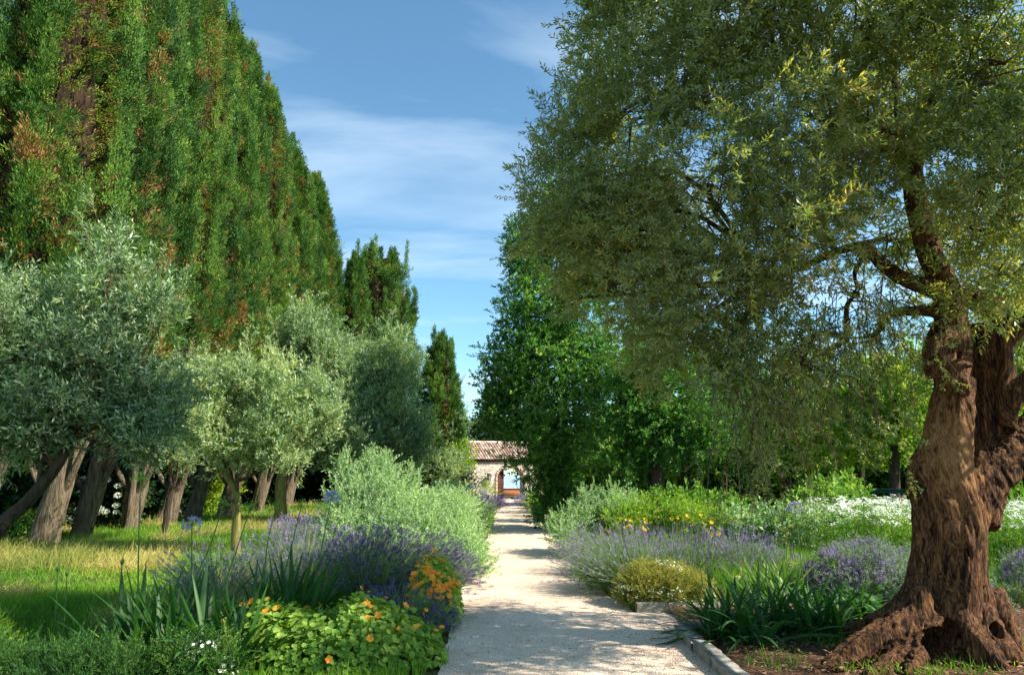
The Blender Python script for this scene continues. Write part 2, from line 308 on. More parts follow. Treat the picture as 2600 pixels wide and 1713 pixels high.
tag(g.build('path', MPATH, smooth=True), 'pale sandy gravel path running straight to the arched gateway', kind='structure')
g = MB(); g.add([(-2000, 72, -.9), (2000, 72, -.9), (2000, 9000, -.9), (-2000, 9000, -.9)], [(0, 1, 2, 3)])
mw = noise_mat('lagoon_water', [(.3, (.30, .40, .48)), (.7, (.45, .55, .62))], scale=.02, bump=.3, bdist=.3, bscale=.6, rough=.25, spec=.5, stretch=(1, 4, 1))
tag(g.build('water', mw), 'pale lagoon water seen through the gateway', kind='structure')
# mulch bed at the right
g = MB(); n = 50
xs = np.linspace(1.95, 9, 60); ys = np.linspace(1.5, 9.4, 60); X, Y = np.meshgrid(xs, ys)
Z = .055 + (fbm(np.stack([X * 2, Y * 2, 0 * X], -1), 4, 3) - .5) * .09; idx = np.arange(3600).reshape(60, 60)
rt = G(2450, 1640); dtr = np.hypot(X - rt[0], Y - 6.8); Z += .05 * np.exp(-(dtr / 1.0) ** 2)
g.add(np.stack([X, Y, Z], -1).reshape(-1, 3), np.stack([idx[:-1, :-1], idx[:-1, 1:], idx[1:, 1:], idx[1:, :-1]], -1).reshape(-1, 4))
mm_ = noise_mat('bark_mulch', [(.3, (.03, .016, .01)), (.5, (.11, .055, .03)), (.7, (.26, .14, .08))], scale=30, detail=8, bump=1, bdist=.04, bscale=40)
tag(g.build('mulch_bed', mm_, smooth=True), 'dark red brown mulch soil around the big olive', kind='structure')
# kerb of the right beds: worn stone blocks
mk = noise_mat('kerb_stone', [(.3, (.14, .125, .10)), (.5, (.27, .25, .21)), (.7, (.38, .35, .30))], scale=6, detail=10, bump=.8, bdist=.02, bscale=25)
g = MB(); rng = np.random.default_rng(4)
def kerb_line(p0, p1, wd=.11, h=.125, L=.62):
    p0 = np.array(p0, float); p1 = np.array(p1, float); d = p1 - p0; n = max(1, round(np.linalg.norm(d) / L)); ang = math.atan2(d[1], d[0])
    for i in range(n):
        a = p0 + d * i / n; ln = np.linalg.norm(d) / n - .012; an = ang + rng.normal(0, .012); k = rng.normal(0, .008)
        nxs = 9; tt = np.linspace(0, ln, nxs); c, s = math.cos(an), math.sin(an); hh = h + k
        prof = [(0, 0), (.004, hh - .02), (.02, hh), (wd - .02, hh - .003), (wd, hh - .02), (wd, 0)]; V = []
        for t in tt:
            for (u, z) in prof:
                j = rng.normal(0, .004, 2) if z > .02 else (0, 0)
                V.append((a[0] + c * t - s * (u + j[0]), a[1] + s * t + c * (u + j[0]), z + j[1]))
        m = len(prof); Q = [(r * m + q, r * m + q + 1, (r + 1) * m + q + 1, (r + 1) * m + q) for r in range(nxs - 1) for q in range(m - 1)]
        e = (nxs - 1) * m; Q += [(0, 1, 4, 5), (1, 2, 3, 4), (e, e + 5, e + 4, e + 1), (e + 1, e + 4, e + 3, e + 2)]
        g.add(V, Q, a=rng.uniform(0, 1))
kerb_line((1.86, 7.75), (1.96, 1.5), wd=-.11)
kerb_line((1.86, 7.86), (3.4, 7.92), wd=.11)
kerb_line((1.56, 9.0), (2.9, 9.06), wd=.11)
tag(g.build('kerb', mk), 'grey stone kerb edging the right flower beds', kind='structure')
g = MB(); xs = np.array([1.5, 9]); ys = np.array([9.1, 46])
# ------------------------------------------------------------------ gate building
YB = 47.0
def build_gatehouse():
    gate_c = (W(1296, 1266, YB)[0], YB)
    b = thing('gatehouse', 'low pale stone gatehouse with red tiled roof at the far end of the path', 'building', (gate_c[0], gate_c[1], 0), rz=math.radians(24))
    ms = bpy.data.materials.new('rubble_stone'); ms.use_nodes = True; t = ms.node_tree; p = t.nodes['Principled BSDF']; p.inputs['Roughness'].default_value = .95
    c = nn(t, 'ShaderNodeTexCoord'); mp_ = nn(t, 'ShaderNodeMapping'); mp_.inputs['Scale'].default_value = (3.2, 3.2, 6.5); t.links.new(c.outputs['Object'], mp_.inputs[0])
    vo = nn(t, 'ShaderNodeTexVoronoi'); vo.inputs['Scale'].default_value = 1; t.links.new(mp_.outputs[0], vo.inputs['Vector'])
    ve = nn(t, 'ShaderNodeTexVoronoi', feature='DISTANCE_TO_EDGE'); ve.inputs['Scale'].default_value = 1; t.links.new(mp_.outputs[0], ve.inputs['Vector'])
    hs = nn(t, 'ShaderNodeSeparateColor'); t.links.new(vo.outputs['Color'], hs.inputs[0])
    r = ramp(t, [(0, (.36, .29, .21)), (.25, (.58, .50, .40)), (.6, (.68, .61, .50)), (.85, (.50, .40, .31)), (1, (.72, .66, .56))], hs.outputs[0])
    mr = nn(t, 'ShaderNodeMapRange'); mr.inputs[1].default_value = .02; mr.inputs[2].default_value = .09; t.links.new(ve.outputs['Distance'], mr.inputs[0])
    mx_ = nn(t, 'ShaderNodeMix', data_type='RGBA'); mx_.inputs[6].default_value = (.56, .50, .40, 1); t.links.new(mr.outputs[0], mx_.inputs[0]); t.links.new(r.outputs[0], mx_.inputs[7])
    t.links.new(mx_.outputs[2], p.inputs['Base Color']); bp = nn(t, 'ShaderNodeBump'); bp.inputs['Distance'].default_value = .04; t.links.new(mr.outputs[0], bp.inputs['Height']); t.links.new(bp.outputs[0], p.inputs['Normal'])
    # wall with an arched passage: half width .92, spring 1.35, rise .75
    hw, sp, rs, H, T, x0, x1 = .95, 1.5, .62, 2.62, .55, -6.5, 7.5
    g = MB(); arch = [(-hw, 0)] + [(-hw * math.cos(a), sp + rs * math.sin(a)) for a in np.linspace(0, math.pi, 15)] + [(hw, 0)]
    for y in (0, T):
        V = [(x0, y, 0), (x0, y, H), (-hw, y, H), (-hw, y, 0)]; g.add(V, [(0, 1, 2, 3)]); V = [(hw, y, 0), (hw, y, H), (x1, y, H), (x1, y, 0)]; g.add(V, [(0, 1, 2, 3)])
        ar = arch[1:-1]
        for (a0, a1) in zip(ar[:-1], ar[1:]): g.add([(a0[0], y, a0[1]), (a0[0], y, H), (a1[0], y, H), (a1[0], y, a1[1])], [(0, 1, 2, 3)])
    for (a0, a1) in zip(arch[:-1], arch[1:]): g.add([(a0[0], 0, a0[1]), (a1[0], 0, a1[1]), (a1[0], T, a1[1]), (a0[0], T, a0[1])], [(0, 1, 2, 3)])
    g.add([(x0, 0, 0), (x0, 3.2, 0), (x0, 3.2, H), (x0, 1.6, 3.75), (x0, 0, H)], [(0, 1, 2, 4)], [(4, 2, 3)])
    g.build('wall', ms, b)
    # brick surround of the arch
    g = MB(); r2 = np.random.default_rng(3)
    for i, a in enumerate(np.linspace(0.05, math.pi - .05, 18)):
        cx, cz = -(hw + .09) * math.cos(a), sp + (rs + .09) * math.sin(a); ca, sa = math.cos(math.pi / 2 - a), math.sin(math.pi / 2 - a)
        box(g, (-.05, -.03, -.09), (.05, .1, .09), a=r2.uniform(0, 1), R=[(ca, 0, -sa), (0, 1, 0), (sa, 0, ca)], c=(cx, -.0, cz))
    for s in (-1, 1):
        for k in range(16): box(g, (-.09, -.03, k * .094 + .004), (.09, .1, k * .094 + .088), a=r2.uniform(0, 1), c=(s * (hw + .092), 0, 0))
    mb_ = noise_mat('arch_brick', [(.3, (.34, .22, .15)), (.55, (.48, .36, .26)), (.7, (.56, .47, .37))], scale=4, bump=.4, attr=.6)
    g.build('arch_surround', mb_, b)
    # roof of barrel tiles
    mr_ = noise_mat('roof_tile', [(.25, (.24, .14, .10)), (.42, (.38, .25, .19)), (.58, (.52, .39, .31)), (.75, (.62, .52, .43))], scale=2.2, detail=8, bump=.3, attr=.5)
    g = MB(); e0, e1, z0, z1 = -.17, 1.7, H + .0, 3.80; nt_ = 8; sl = math.hypot(e1 - e0, z1 - z0); d = np.array([0, (e1 - e0) / sl, (z1 - z0) / sl]); up = np.array([0, -d[2], d[1]])
    for col_ in np.arange(x0 - .3, x1 + .3, .2):
        for k in range(nt_):
            s0, s1 = sl * k / nt_ - .04, sl * (k + 1) / nt_; av = r2.uniform(0, 1); jx = r2.normal(0, .006)
            for (rad, sgn, off, lo, aa) in ((.085, 1, 0, .045, av), (.075, -1, .1, .06, av * .5)):
                V = []
                for (s_, rr, lift) in ((s0, rad * 1.08, .022), (s1, rad * .9, 0)):
                    for an in np.linspace(0, math.pi, 6):
                        V.append(np.array([col_ + off + jx + rr * math.cos(an), e0, z0]) + d * s_ + up * (lo + lift + sgn * rr * math.sin(an) * .75))
                g.add(V, [(i, i + 1, i + 7, i + 6) for i in range(5)], a=aa)
    # back slope and ridge tiles
    g.add([(x0 - .3, e1, z1 + .03), (x1 + .3, e1, z1 + .03), (x1 + .3, 3.6, H - .12), (x0 - .3, 3.6, H - .12)], [(0, 1, 2, 3)])
    g.add([(x0 - .3, e0, z0), (x1 + .3, e0, z0), (x1 + .3, e1, z1), (x0 - .3, e1, z1)], [(0, 1, 2, 3)], a=.1)
    for x in np.arange(x0 - .3, x1 + .2, .38):
        V = []; av = r2.uniform(.3, 1)
        for (xx, rr) in ((x, .12), (x + .42, .10)):
            for an in np.linspace(0, math.pi, 7): V.append((xx, e1 + rr * math.cos(an), z1 + .06 + rr * math.sin(an)))
        g.add(V, [(i, i + 1, i + 8, i + 7) for i in range(6)], a=av)
    g.build('roof', mr_, b)
    g = MB()
    box(g, (x0 - .2, -.13, H - .10), (x1 + .2, -.003, H - .03))
    g.build('eave_board', M['bark_dark'], b)
    # door leaf, opened inwards
    md = noise_mat('old_door_wood', [(.3, (.035, .014, .010)), (.6, (.09, .035, .025)), (.8, (.14, .06, .04))], scale=5, stretch=(8, 8, .5), bump=.5)
    g = MB(); dl = MB(); n = 6; ca, sa = math.cos(math.radians(38)), math.sin(math.radians(38))
    for i in range(n):
        u0, u1 = .92 * i / n + .004, .92 * (i + 1) / n - .004; top = sp + rs * math.sqrt(max(0, 1 - (1 - (u0 + u1) / 2 / .95) ** 2)) - .03
        box(g, (u0, 0, .03), (u1, .05, top), R=[(ca, -sa, 0), (sa, ca, 0), (0, 0, 1)], c=(-hw + .01, .08, 0))
    for z in (.35, 1.45): box(g, (.02, -.02, z), (.9, .0, z + .1), R=[(ca, -sa, 0), (sa, ca, 0), (0, 0, 1)], c=(-hw + .01, .08, 0))
    dd = g.build('door', md, b)
    h_ = MB(); tube(h_, [(.80, -.03, 1.0), (.80, -.07, 1.02), (.80, -.07, 1.14), (.80, -.03, 1.16)], .012, 6)
    V = h_.v[0] @ np.array([(ca, -sa, 0), (sa, ca, 0), (0, 0, 1)]).T + np.array([-hw + .01, .08, 0]); h_.v[0] = V.astype(np.float32)
    h_.build('handle', M['bark_dark'], dd)
    g = MB()
    for k in range(3): box(g, (-hw + .003, .05 + k * .5 if k else .02, -.12 - 0 * k), (hw - .003, .5 + k * .5, .045 * (k + 1)))
    g.build('steps', mk, b)
    return b
GH = build_gatehouse()
def lantern():
    p = W(1240, 1203, YB); a = math.radians(24); gx = GH.location.x
    lx = (p[0] - gx) / math.cos(a); pos = (gx + lx * math.cos(a) + .0 * math.sin(a), YB + lx * math.sin(a), 1.62)
    t_ = thing('wall_lantern', 'small dark iron lantern on the stone wall left of the arch', 'lantern', pos, rz=a)
    mi = noise_mat('lantern_iron', [(.3, (.02, .018, .015)), (.7, (.06, .05, .04))], bump=0, rough=.5); g = MB()
    tube(g, [(0, -.0, .05), (0, -.1, .12), (0, -.2, .1), (0, -.22, .02)], .014, 6); box(g, (-.05, -.02, -.05), (.05, 0, .15)); g.build('bracket', mi, t_)
    g = MB()
    for z, r_ in ((-.36, .08), (-.02, .12)): box(g, (-r_, -.22 - r_, z - .012), (r_, -.22 + r_, z + .012))
    for sx in (-1, 1):
        for sy in (-1, 1): tube(g, [(sx * .07, -.22 + sy * .07, -.36), (sx * .11, -.22 + sy * .11, -.02)], .01, 4)
    g.add([(-.14, -.36, 0), (.14, -.36, 0), (.14, -.08, 0), (-.14, -.08, 0), (0, -.22, .13)], [(0, 1, 2, 3)], [(0, 1, 4), (1, 2, 4), (2, 3, 4), (3, 0, 4)]); g.build('cage', mi, t_)
    mg = bpy.data.materials.new('lantern_glass'); mg.use_nodes = True; q = mg.node_tree.nodes['Principled BSDF']; q.inputs['Base Color'].default_value = (.6, .6, .55, 1); q.inputs['Roughness'].default_value = .2; q.inputs['Transmission Weight'].default_value = .6
    g = MB(); V = [(sx * r_, -.22 + sy * r_, z) for (r_, z) in ((.065, -.345), (.1, -.035)) for (sx, sy) in ((-1, -1), (1, -1), (1, 1), (-1, 1))]
    g.add(V, [(0, 1, 5, 4), (1, 2, 6, 5), (2, 3, 7, 6), (3, 0, 4, 7)]); g.build('glass', mg, t_)
lantern()
g = MB(); box(g, (-4, 0, -.3), (4, .4, .50)); box(g, (-4.02, -.03, .503), (4.02, .43, .56), a=.9)
mt_ = noise_mat('terracotta_render', [(.3, (.30, .10, .05)), (.6, (.46, .18, .09)), (.8, (.50, .26, .15))], scale=2, bump=.3)
lw_ = g.build('boundary_wall', mt_, loc=(-.2, 0, 0)); lw_.location = (-.2, 57, 0)
tag(lw_, 'low terracotta red wall beyond the arched gateway', 'wall')
# ------------------------------------------------------------------ foliage generators
def tset(cnt, **k): return [twig_template(100 + i, **k) for i in range(cnt)]
T_OLIVE = tset(8, n=20, L=.21, ll=.060, lw=.0165, ang=1.0, rnd=.45)
T_OLIVE_B = tset(5, n=22, L=.30, ll=.078, lw=.022, ang=.6)
T_BROAD = tset(6, n=16, L=.26, ll=.075, lw=.042, ang=1.0, stem=.002, rnd=.5)
T_LIME = tset(5, n=12, L=.34, ll=.12, lw=.075, ang=1.05, stem=.002, rnd=.5)
T_PALE = tset(6, n=28, L=.30, ll=.042, lw=.017, ang=.85, rnd=.3)
T_FINE = tset(5, n=26, L=.22, ll=.028, lw=.010, ang=.9, rnd=.4)
def cy_template(seed):
    r = np.random.default_rng(seed); L = []; va = []
    for i in range(24):
        t = r.uniform(0, 1); az = r.uniform(0, 2 * np.pi); rad = .075 * (1 - .7 * t) * r.uniform(.2, 1)
        p = np.array([math.cos(az) * rad, math.sin(az) * rad, t * .20]); d = norm(np.array([math.cos(az) * .32, math.sin(az) * .32, 1.0]) + r.normal(0, .2, 3))
        s = norm(np.cross(d, r.normal(0, 1, 3))); L.append(leafq(p, d, s, r.uniform(.04, .08), r.uniform(.011, .020), fold=.3)); va += [r.normal(0, .07)] * 4
    return tmpl(L, va)
T_CY = [cy_template(i) for i in range(6)]

def scatter(mb, temps, pos, dirs, rng, size=1.0, svar=.25, vbase=.45, vnoise=.5, vfreq=1.2, vrand=.12, voff=0.0):
    """stamp a random template at each position"""
    pos = np.asarray(pos); R = frames(np.asarray(dirs), rng); k = len(pos); which = rng.integers(0, len(temps), k)
    v = vbase + (fbm(pos * vfreq + 31, 2, 3) - .5) * vnoise * 1.6 + rng.normal(0, vrand, k) + voff; s = size * (1 + rng.uniform(-svar, svar, k))
    for i, T in enumerate(temps):
        m = which == i; stamp(mb, T, pos[m], R[m], s[m], v[m], rng)
def blob_points(c, r, n, rng, shell=.5, gap=.0, gfreq=1.6, seed=0):
    """points inside an ellipsoid, denser near its skin, with noise gaps and a lumpy skin"""
    n0 = int(n * 1.0); d = norm(rng.normal(0, 1, (n0, 3))); u = rng.uniform(0, 1, n0) ** shell
    lump = .62 + .76 * noise3(d * 2.1 + np.asarray(c) * .7, seed + 3); p = d * (u * lump)[:, None]
    w_ = np.asarray(c) + p * np.asarray(r)
    if gap > 0: k = noise3(w_ * gfreq, seed + 11) > gap; w_, d = w_[k], d[k]
    return w_, d
def pxblob(px, py, Y, rx, rz, ry):
    k = 1.0 / FPX * math.hypot(Y, 0) * 1.0
    a, b = W(px - rx, py, Y), W(px + rx, py, Y); c, d = W(px, py - rz, Y), W(px, py + rz, Y)
    return W(px, py, Y), np.array([abs(b[0] - a[0]) / 2, ry, abs(c[2] - d[2]) / 2])
def grow_branches(mb, start, r0, c, r, n, rng, droop=0.0, sides=4, minr=.006):
    """curved limbs from a start point into an ellipsoid"""
    start = np.asarray(start, float)
    hub = np.asarray(c) + rng.normal(0, .12, 3) * r; mid = (start + hub) / 2 + rng.normal(0, .10, 3) * np.linalg.norm(hub - start)
    P = bez([start, mid, hub], 9); tube(mb, P, np.linspace(r0, r0 * .5, 9), max(sides, 5), rough=.15)
    for i in range(n):
        d = norm(rng.normal(0, 1, 3)); e = np.asarray(c) + d * r * rng.uniform(.55, .98); e[2] -= droop * rng.uniform(0, .5)
        q = P[rng.integers(4, 9)]; m = (q + e) / 2 + rng.normal(0, .12, 3) * np.linalg.norm(e - q); m[2] += droop * .12 + .05
        B = bez([q, m, e], 7); tube(mb, B, np.linspace(max(r0 * .32, minr * 1.4), minr * .5, 7), sides)
def arcs(base, d, L, n, droop, rng, bendv=None):
    """curves from base along d, drooping under gravity: (k,n,3)"""
    t = np.linspace(0, 1, n)[None, :, None]; L = np.asarray(L)[:, None, None]; P = base[:, None, :] + d[:, None, :] * L * t
    dr = np.asarray(droop)[:, None, None] * L * t ** 2.2; P = P + np.array([0, 0, -1.0]) * dr
    if bendv is not None: P = P + bendv[:, None, :] * L * t ** 2
    P[..., 2] = np.maximum(P[..., 2], .02 + 0 * P[..., 2]); return P
def crown_tree(name, label, cat, base, trunk_ctrl, trunk_r, blobs, temps, leafmat, barkmat, seed, density=60, size=1.0, up=.3, out=.8, rnd=.5, branches=9, droop=0,
               shell=.45, gap=.0, gfreq=1.6, vbase=.45, vnoise=.5, group=None, trunk_sides=12, vfreq=1.2, parts=('trunk', 'branches', 'crown'), twigmat=None, rough=.25, branch_r=None, shoots=1.0):
    rng = np.random.default_rng(seed); base = np.asarray(base, float)
    t_ = thing(name, label, cat, base, group)
    g = MB(); P = bez(trunk_ctrl, 22); rr = np.interp(np.linspace(0, 1, 22), np.linspace(0, 1, len(trunk_r)), trunk_r)
    tube(g, P, rr, trunk_sides, rough=rough, seed=seed, cap=True); g.build(parts[0], barkmat, t_, smooth=True, loc=base)
    b = MB(); f = MB(); few = False
    for (c, r) in blobs:
        c = np.asarray(c, float); r = np.asarray(r, float); j = P[rng.integers(12, 22)]
        if few and branches: b = MB()
        grow_branches(b, j, branch_r or max(.018, rr[-1] * .55), c, r, branches, rng, droop)
        n = int(density * 4.2 * (r[0] * r[1] * r[2]) ** .667 * 1.5)
        p, d = blob_points(c, r, n, rng, shell, gap, gfreq, seed)
        dirs = d * out + np.array([0, 0, up]) + rng.normal(0, rnd, (len(p), 3))
        scatter(f, temps, p, dirs, rng, size, vbase=vbase, vnoise=vnoise, vfreq=vfreq)
        for k in range(int(shoots * (r[0] * r[2]) ** .5 * 10)):          # long free shoots breaking the outline
            q = norm(rng.normal(0, 1, 3) + [0, 0, .55]); s0 = c + q * r * rng.uniform(.75, 1.0); ln = rng.uniform(.25, .75) * (size ** .7); dd = norm(q * .6 + [0, 0, up * 1.3] + rng.normal(0, .25, 3))
            B_ = arcs(s0[None], dd[None], np.array([ln]), 6, np.array([rng.uniform(-.1, .3)]), rng)[0]; tube(b, B_, np.linspace(.006, .002, 6), 3)
            m_ = 9; tt = rng.uniform(0, 5, m_); qq = np.stack([np.interp(tt, range(6), B_[:, a]) for a in range(3)], 1); scatter(f, temps, qq, dd + rng.normal(0, .35, (m_, 3)), rng, size * .62, vbase=vbase + .12, vnoise=vnoise, vfreq=vfreq)
        if few and branches: b.build('branch', twigmat or barkmat, t_, loc=base)
    if branches and not few: b.build(parts[1], twigmat or barkmat, t_, loc=base)
    f.build(parts[2], leafmat, t_, loc=base); return t_

# ------------------------------------------------------------------ cypresses
def cypress_mesh(H, R, seed, z0=2.0, nspray=9000, tips=9, size=1.32, conic=.55, dead_at=.775):
    """plumes climbing round a column; returns the crown and inner mesh builders"""
    rng = np.random.default_rng(seed); f = MB(); core = MB(); P = []; D = []; S = []
    def Rz(t): return R * np.minimum(1, (t / .10 + .25)) * np.clip(1 - t ** (2.0 + conic), 0, 1) ** (.55 + .3 * conic if conic < 1.5 else .42)
    tip_az = rng.uniform(0, 2 * np.pi, tips); tip_h = rng.uniform(.80, 1.0, tips); tip_h[0] = 1
    npl = int(nspray / 80)
    for i in range(npl):
        t = rng.uniform(0, .97); az = rng.uniform(0, 2 * np.pi); k = np.argmin(np.abs((az - tip_az + np.pi) % (2 * np.pi) - np.pi)); t *= tip_h[k] ** .7
        if noise3(np.array([[math.cos(az) * 3.0 + seed, math.sin(az) * 3.0, t * (H - z0) * .17]]), seed)[0] < .45 and rng.uniform() < .93: continue
        ln = rng.uniform(1.3, 3.4) * (1 - .35 * t); pr = rng.uniform(.17, .36) * (1 - .35 * t)
        flute = 1 + .16 * math.cos(7 * az + seed + math.sin(t * 5)) + rng.uniform(-.40, .14)
        rb = Rz(min(t, .98)) * flute * .84; base = np.array([math.cos(az) * rb, math.sin(az) * rb, z0 + (H - z0) * t])
        t2 = min(1, t + ln / (H - z0)); rt = Rz(min(t2, .985)) * flute * rng.uniform(.80, 1.16); tipp = np.array([math.cos(az) * rt, math.sin(az) * rt, z0 + (H - z0) * t2])
        outw = np.array([math.cos(az), math.sin(az), 0]); nk = max(3, int(ln / .36)); m = 92 // nk + 3
        for q in range(nk):
            u = (q + rng.uniform(.2, .8)) / nk; prof = pr * math.sin(math.pi * min(1, u * .9 + .12)) ** .6; an = az + rng.normal(0, .9); cn = base + (tipp - base) * u + np.array([math.cos(an), math.sin(an), 0]) * prof * rng.uniform(.3, .8)
            rn = rng.uniform(.13, .23); dd_ = norm(rng.normal(0, 1, (m, 3))); p = cn + dd_ * [rn, rn, rn * 1.5] * rng.uniform(.6, 1.05, (m, 1)); keep = (dd_ @ outw) > -.45
            P.append(p[keep]); D.append((dd_ * .6 + outw * .25 + np.array([0, 0, 1.0]))[keep] + rng.normal(0, .2, (keep.sum(), 3))); S.append(np.full(keep.sum(), rng.normal(0, .13)) + (dd_[keep, 2] * .05))  # nodule tops coloured slightly lighter, as if lit from above
    for k in range(tips):
        az = tip_az[k]; hh = tip_h[k]; rr = Rz(min(hh * .94, .985)) * .55; m = 150; u = rng.uniform(0, 1, m); sw_ = .26 * R / 1.7
        p = np.stack([math.cos(az) * rr + rng.normal(0, sw_, m) * (1 - u), math.sin(az) * rr + rng.normal(0, sw_, m) * (1 - u), z0 + (H - z0) * (hh - .12) + u * (H - z0) * .155], 1)
        P.append(p); D.append(np.tile([0, 0, 1.0], (m, 1)) + rng.normal(0, .2, (m, 3))); S.append(np.zeros(m))
    for k in range(34):                                             # short free tips stepping down the outline
        t = rng.uniform(.15, .93); az = rng.uniform(0, 2 * np.pi); rc = Rz(t) * rng.uniform(.92, 1.04) + .08; m = 46; u = rng.uniform(0, 1, m); hgt = rng.uniform(.9, 1.9) * R / 1.7
        P.append(np.stack([math.cos(az) * rc + rng.normal(0, .13, m) * (1.05 - u), math.sin(az) * rc + rng.normal(0, .13, m) * (1.05 - u), z0 + (H - z0) * t + u * hgt], 1)); D.append(np.tile([math.cos(az) * .15, math.sin(az) * .15, 1.0], (m, 1)) + rng.normal(0, .2, (m, 3))); S.append(np.full(m, rng.normal(.04, .1)))
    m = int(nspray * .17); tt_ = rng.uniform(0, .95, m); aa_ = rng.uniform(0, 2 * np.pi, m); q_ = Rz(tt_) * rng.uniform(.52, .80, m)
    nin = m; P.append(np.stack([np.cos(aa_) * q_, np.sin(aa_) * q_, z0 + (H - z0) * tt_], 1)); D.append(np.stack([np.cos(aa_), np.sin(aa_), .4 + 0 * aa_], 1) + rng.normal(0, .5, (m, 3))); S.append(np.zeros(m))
    P = np.concatenate(P); D = np.concatenate(D); S = np.concatenate(S)
    v = .40 + S + (fbm(P * [1.1, 1.1, .5], 2, seed) - .5) * .5 + rng.normal(0, .08, len(P))
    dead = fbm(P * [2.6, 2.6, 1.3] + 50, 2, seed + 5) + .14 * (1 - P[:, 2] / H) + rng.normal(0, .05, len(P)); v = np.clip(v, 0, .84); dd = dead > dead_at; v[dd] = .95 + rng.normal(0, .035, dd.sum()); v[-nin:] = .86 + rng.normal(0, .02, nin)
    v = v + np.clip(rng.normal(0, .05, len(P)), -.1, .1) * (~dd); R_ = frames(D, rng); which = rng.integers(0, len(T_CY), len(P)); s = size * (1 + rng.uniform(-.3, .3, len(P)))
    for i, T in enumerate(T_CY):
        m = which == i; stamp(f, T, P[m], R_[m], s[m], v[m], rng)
    # inner branchwork, its colour darkened for the shade between plumes: a lumpy column well inside the foliage, open at places
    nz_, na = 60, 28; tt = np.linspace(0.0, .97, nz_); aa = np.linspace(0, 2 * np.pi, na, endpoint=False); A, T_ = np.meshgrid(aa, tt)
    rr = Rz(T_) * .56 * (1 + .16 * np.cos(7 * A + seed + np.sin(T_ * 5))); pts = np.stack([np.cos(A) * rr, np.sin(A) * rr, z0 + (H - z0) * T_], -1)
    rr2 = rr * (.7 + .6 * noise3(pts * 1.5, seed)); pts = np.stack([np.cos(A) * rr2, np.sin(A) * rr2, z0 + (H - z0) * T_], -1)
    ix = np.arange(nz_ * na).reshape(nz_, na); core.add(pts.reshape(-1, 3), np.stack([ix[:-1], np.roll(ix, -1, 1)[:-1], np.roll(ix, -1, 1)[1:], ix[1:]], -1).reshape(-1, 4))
    # dead grey twigs poking out
    for i in range(60):
        az = rng.uniform(0, 6.28); z = rng.uniform(z0, z0 + (H - z0) * .7); a = np.array([math.cos(az), math.sin(az), 0]); r1 = Rz((z - z0) / (H - z0)) * .5
        s0 = a * r1 + [0, 0, z]; tube(core, bez([s0, s0 + a * .35 * R + [0, 0, .5], s0 + a * (.55 * R) + rng.normal(0, .2, 3) + [0, 0, 1.2]], 5), [.03, .02, .014, .01, .006], 4)
    return f, core
CYH = 19.5
def cypress_trunk(seed, r, lean, z1=4.0):
    g = MB(); rng = np.random.default_rng(seed); P = bez([(0, 0, -.1), (lean * .1, .02, .5), (lean * .5, .05, 1.8), (lean, .1, z1)], 16)
    tube(g, P, np.interp(np.linspace(0, 1, 16), [0, .12, .5, 1], [r * 1.35, r, r * .88, r * .8]), 22, rough=.42, seed=seed)
    for s in (-1, 1):
        q = P[8]; tube(g, bez([q + [s * r * .4, -.05, 0], q + [s * .5, -.2, .6], q + [s * .9, -.3, 1.6]], 7), np.linspace(r * .35, r * .14, 7), 8, rough=.2)
    return g
VAR = []
for i, (H, R) in enumerate([(19.5, 1.75), (18.5, 1.55), (20.5, 1.9)]):
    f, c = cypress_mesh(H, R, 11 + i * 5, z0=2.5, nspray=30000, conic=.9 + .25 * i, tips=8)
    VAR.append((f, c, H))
SRC = []
row = [  # base pixel x, distance, variant, height scale, width scale, label
    (-95, 15.2, 2, 1.0, 1.05, 'leftmost cypress, trunk just out of frame and crown filling the top corner'),
    (105, 17.2, 0, 1.03, 1.0, 'nearest full cypress trunk, thick and split down the middle, first from the left'),
    (205, 19.4, 1, 1.08, 1.1, 'cypress with leaning fluted trunk, second from the left in the row'),
    (330, 21.6, 2, 1.0, 1.0, 'cypress whose straight trunk stands behind the tallest green flower stalk'),
    (418, 23.6, 0, 1.0, 1.05, 'cypress with forked leaning trunk right of the white hydrangeas'),
    (492, 26.0, 1, 1.04, 1.1, 'cypress with dark greenish trunk left of the sunlit lime shrub'),
    (575, 28.6, 2, .93, .95, 'cypress with wide grey base right behind the mossy young olive stem'),
    (652, 32.0, 0, .93, 1.1, 'cypress with short reddish sunlit trunk right of the mossy young olive stem'),
    (725, 36.2, 1, .97, 1.35, 'farthest cypress of the tall row, its crown edge against the sky'),
]
rng = np.random.default_rng(77)
for i, (px, Yd, vr, hs, ws, lab) in enumerate(row):
    x = (px - 1300) / FPX * (Yd * math.cos(TILT) + 0) * 1.0; x = W(px, 1203 + FPX * 1.7 / Yd, Yd)[0]
    t_ = thing('cypress_tree', lab, 'cypress', (x, Yd, 0), 'tall cypresses in a row along the lawn')
    g = cypress_trunk(40 + i, 0.30 + rng.uniform(-.03, .05), .55 if i != 3 else .1); g.build('trunk', M['bark_cyp'], t_, smooth=True)
    f, c, H = VAR[vr]
    if vr not in [s[0] for s in SRC]:
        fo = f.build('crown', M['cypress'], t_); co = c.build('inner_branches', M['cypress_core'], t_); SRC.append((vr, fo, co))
    else:
        s = [s for s in SRC if s[0] == vr][0]; fo = s[1].copy(); co = s[2].copy(); COL.objects.link(fo); COL.objects.link(co); fo.parent = t_; co.parent = t_
    for o in (fo, co): o.scale = (ws * .92, ws * .92, hs); o.rotation_euler = (0, 0, i * 1.9 + .4); o.location = (.45, .1, 0)

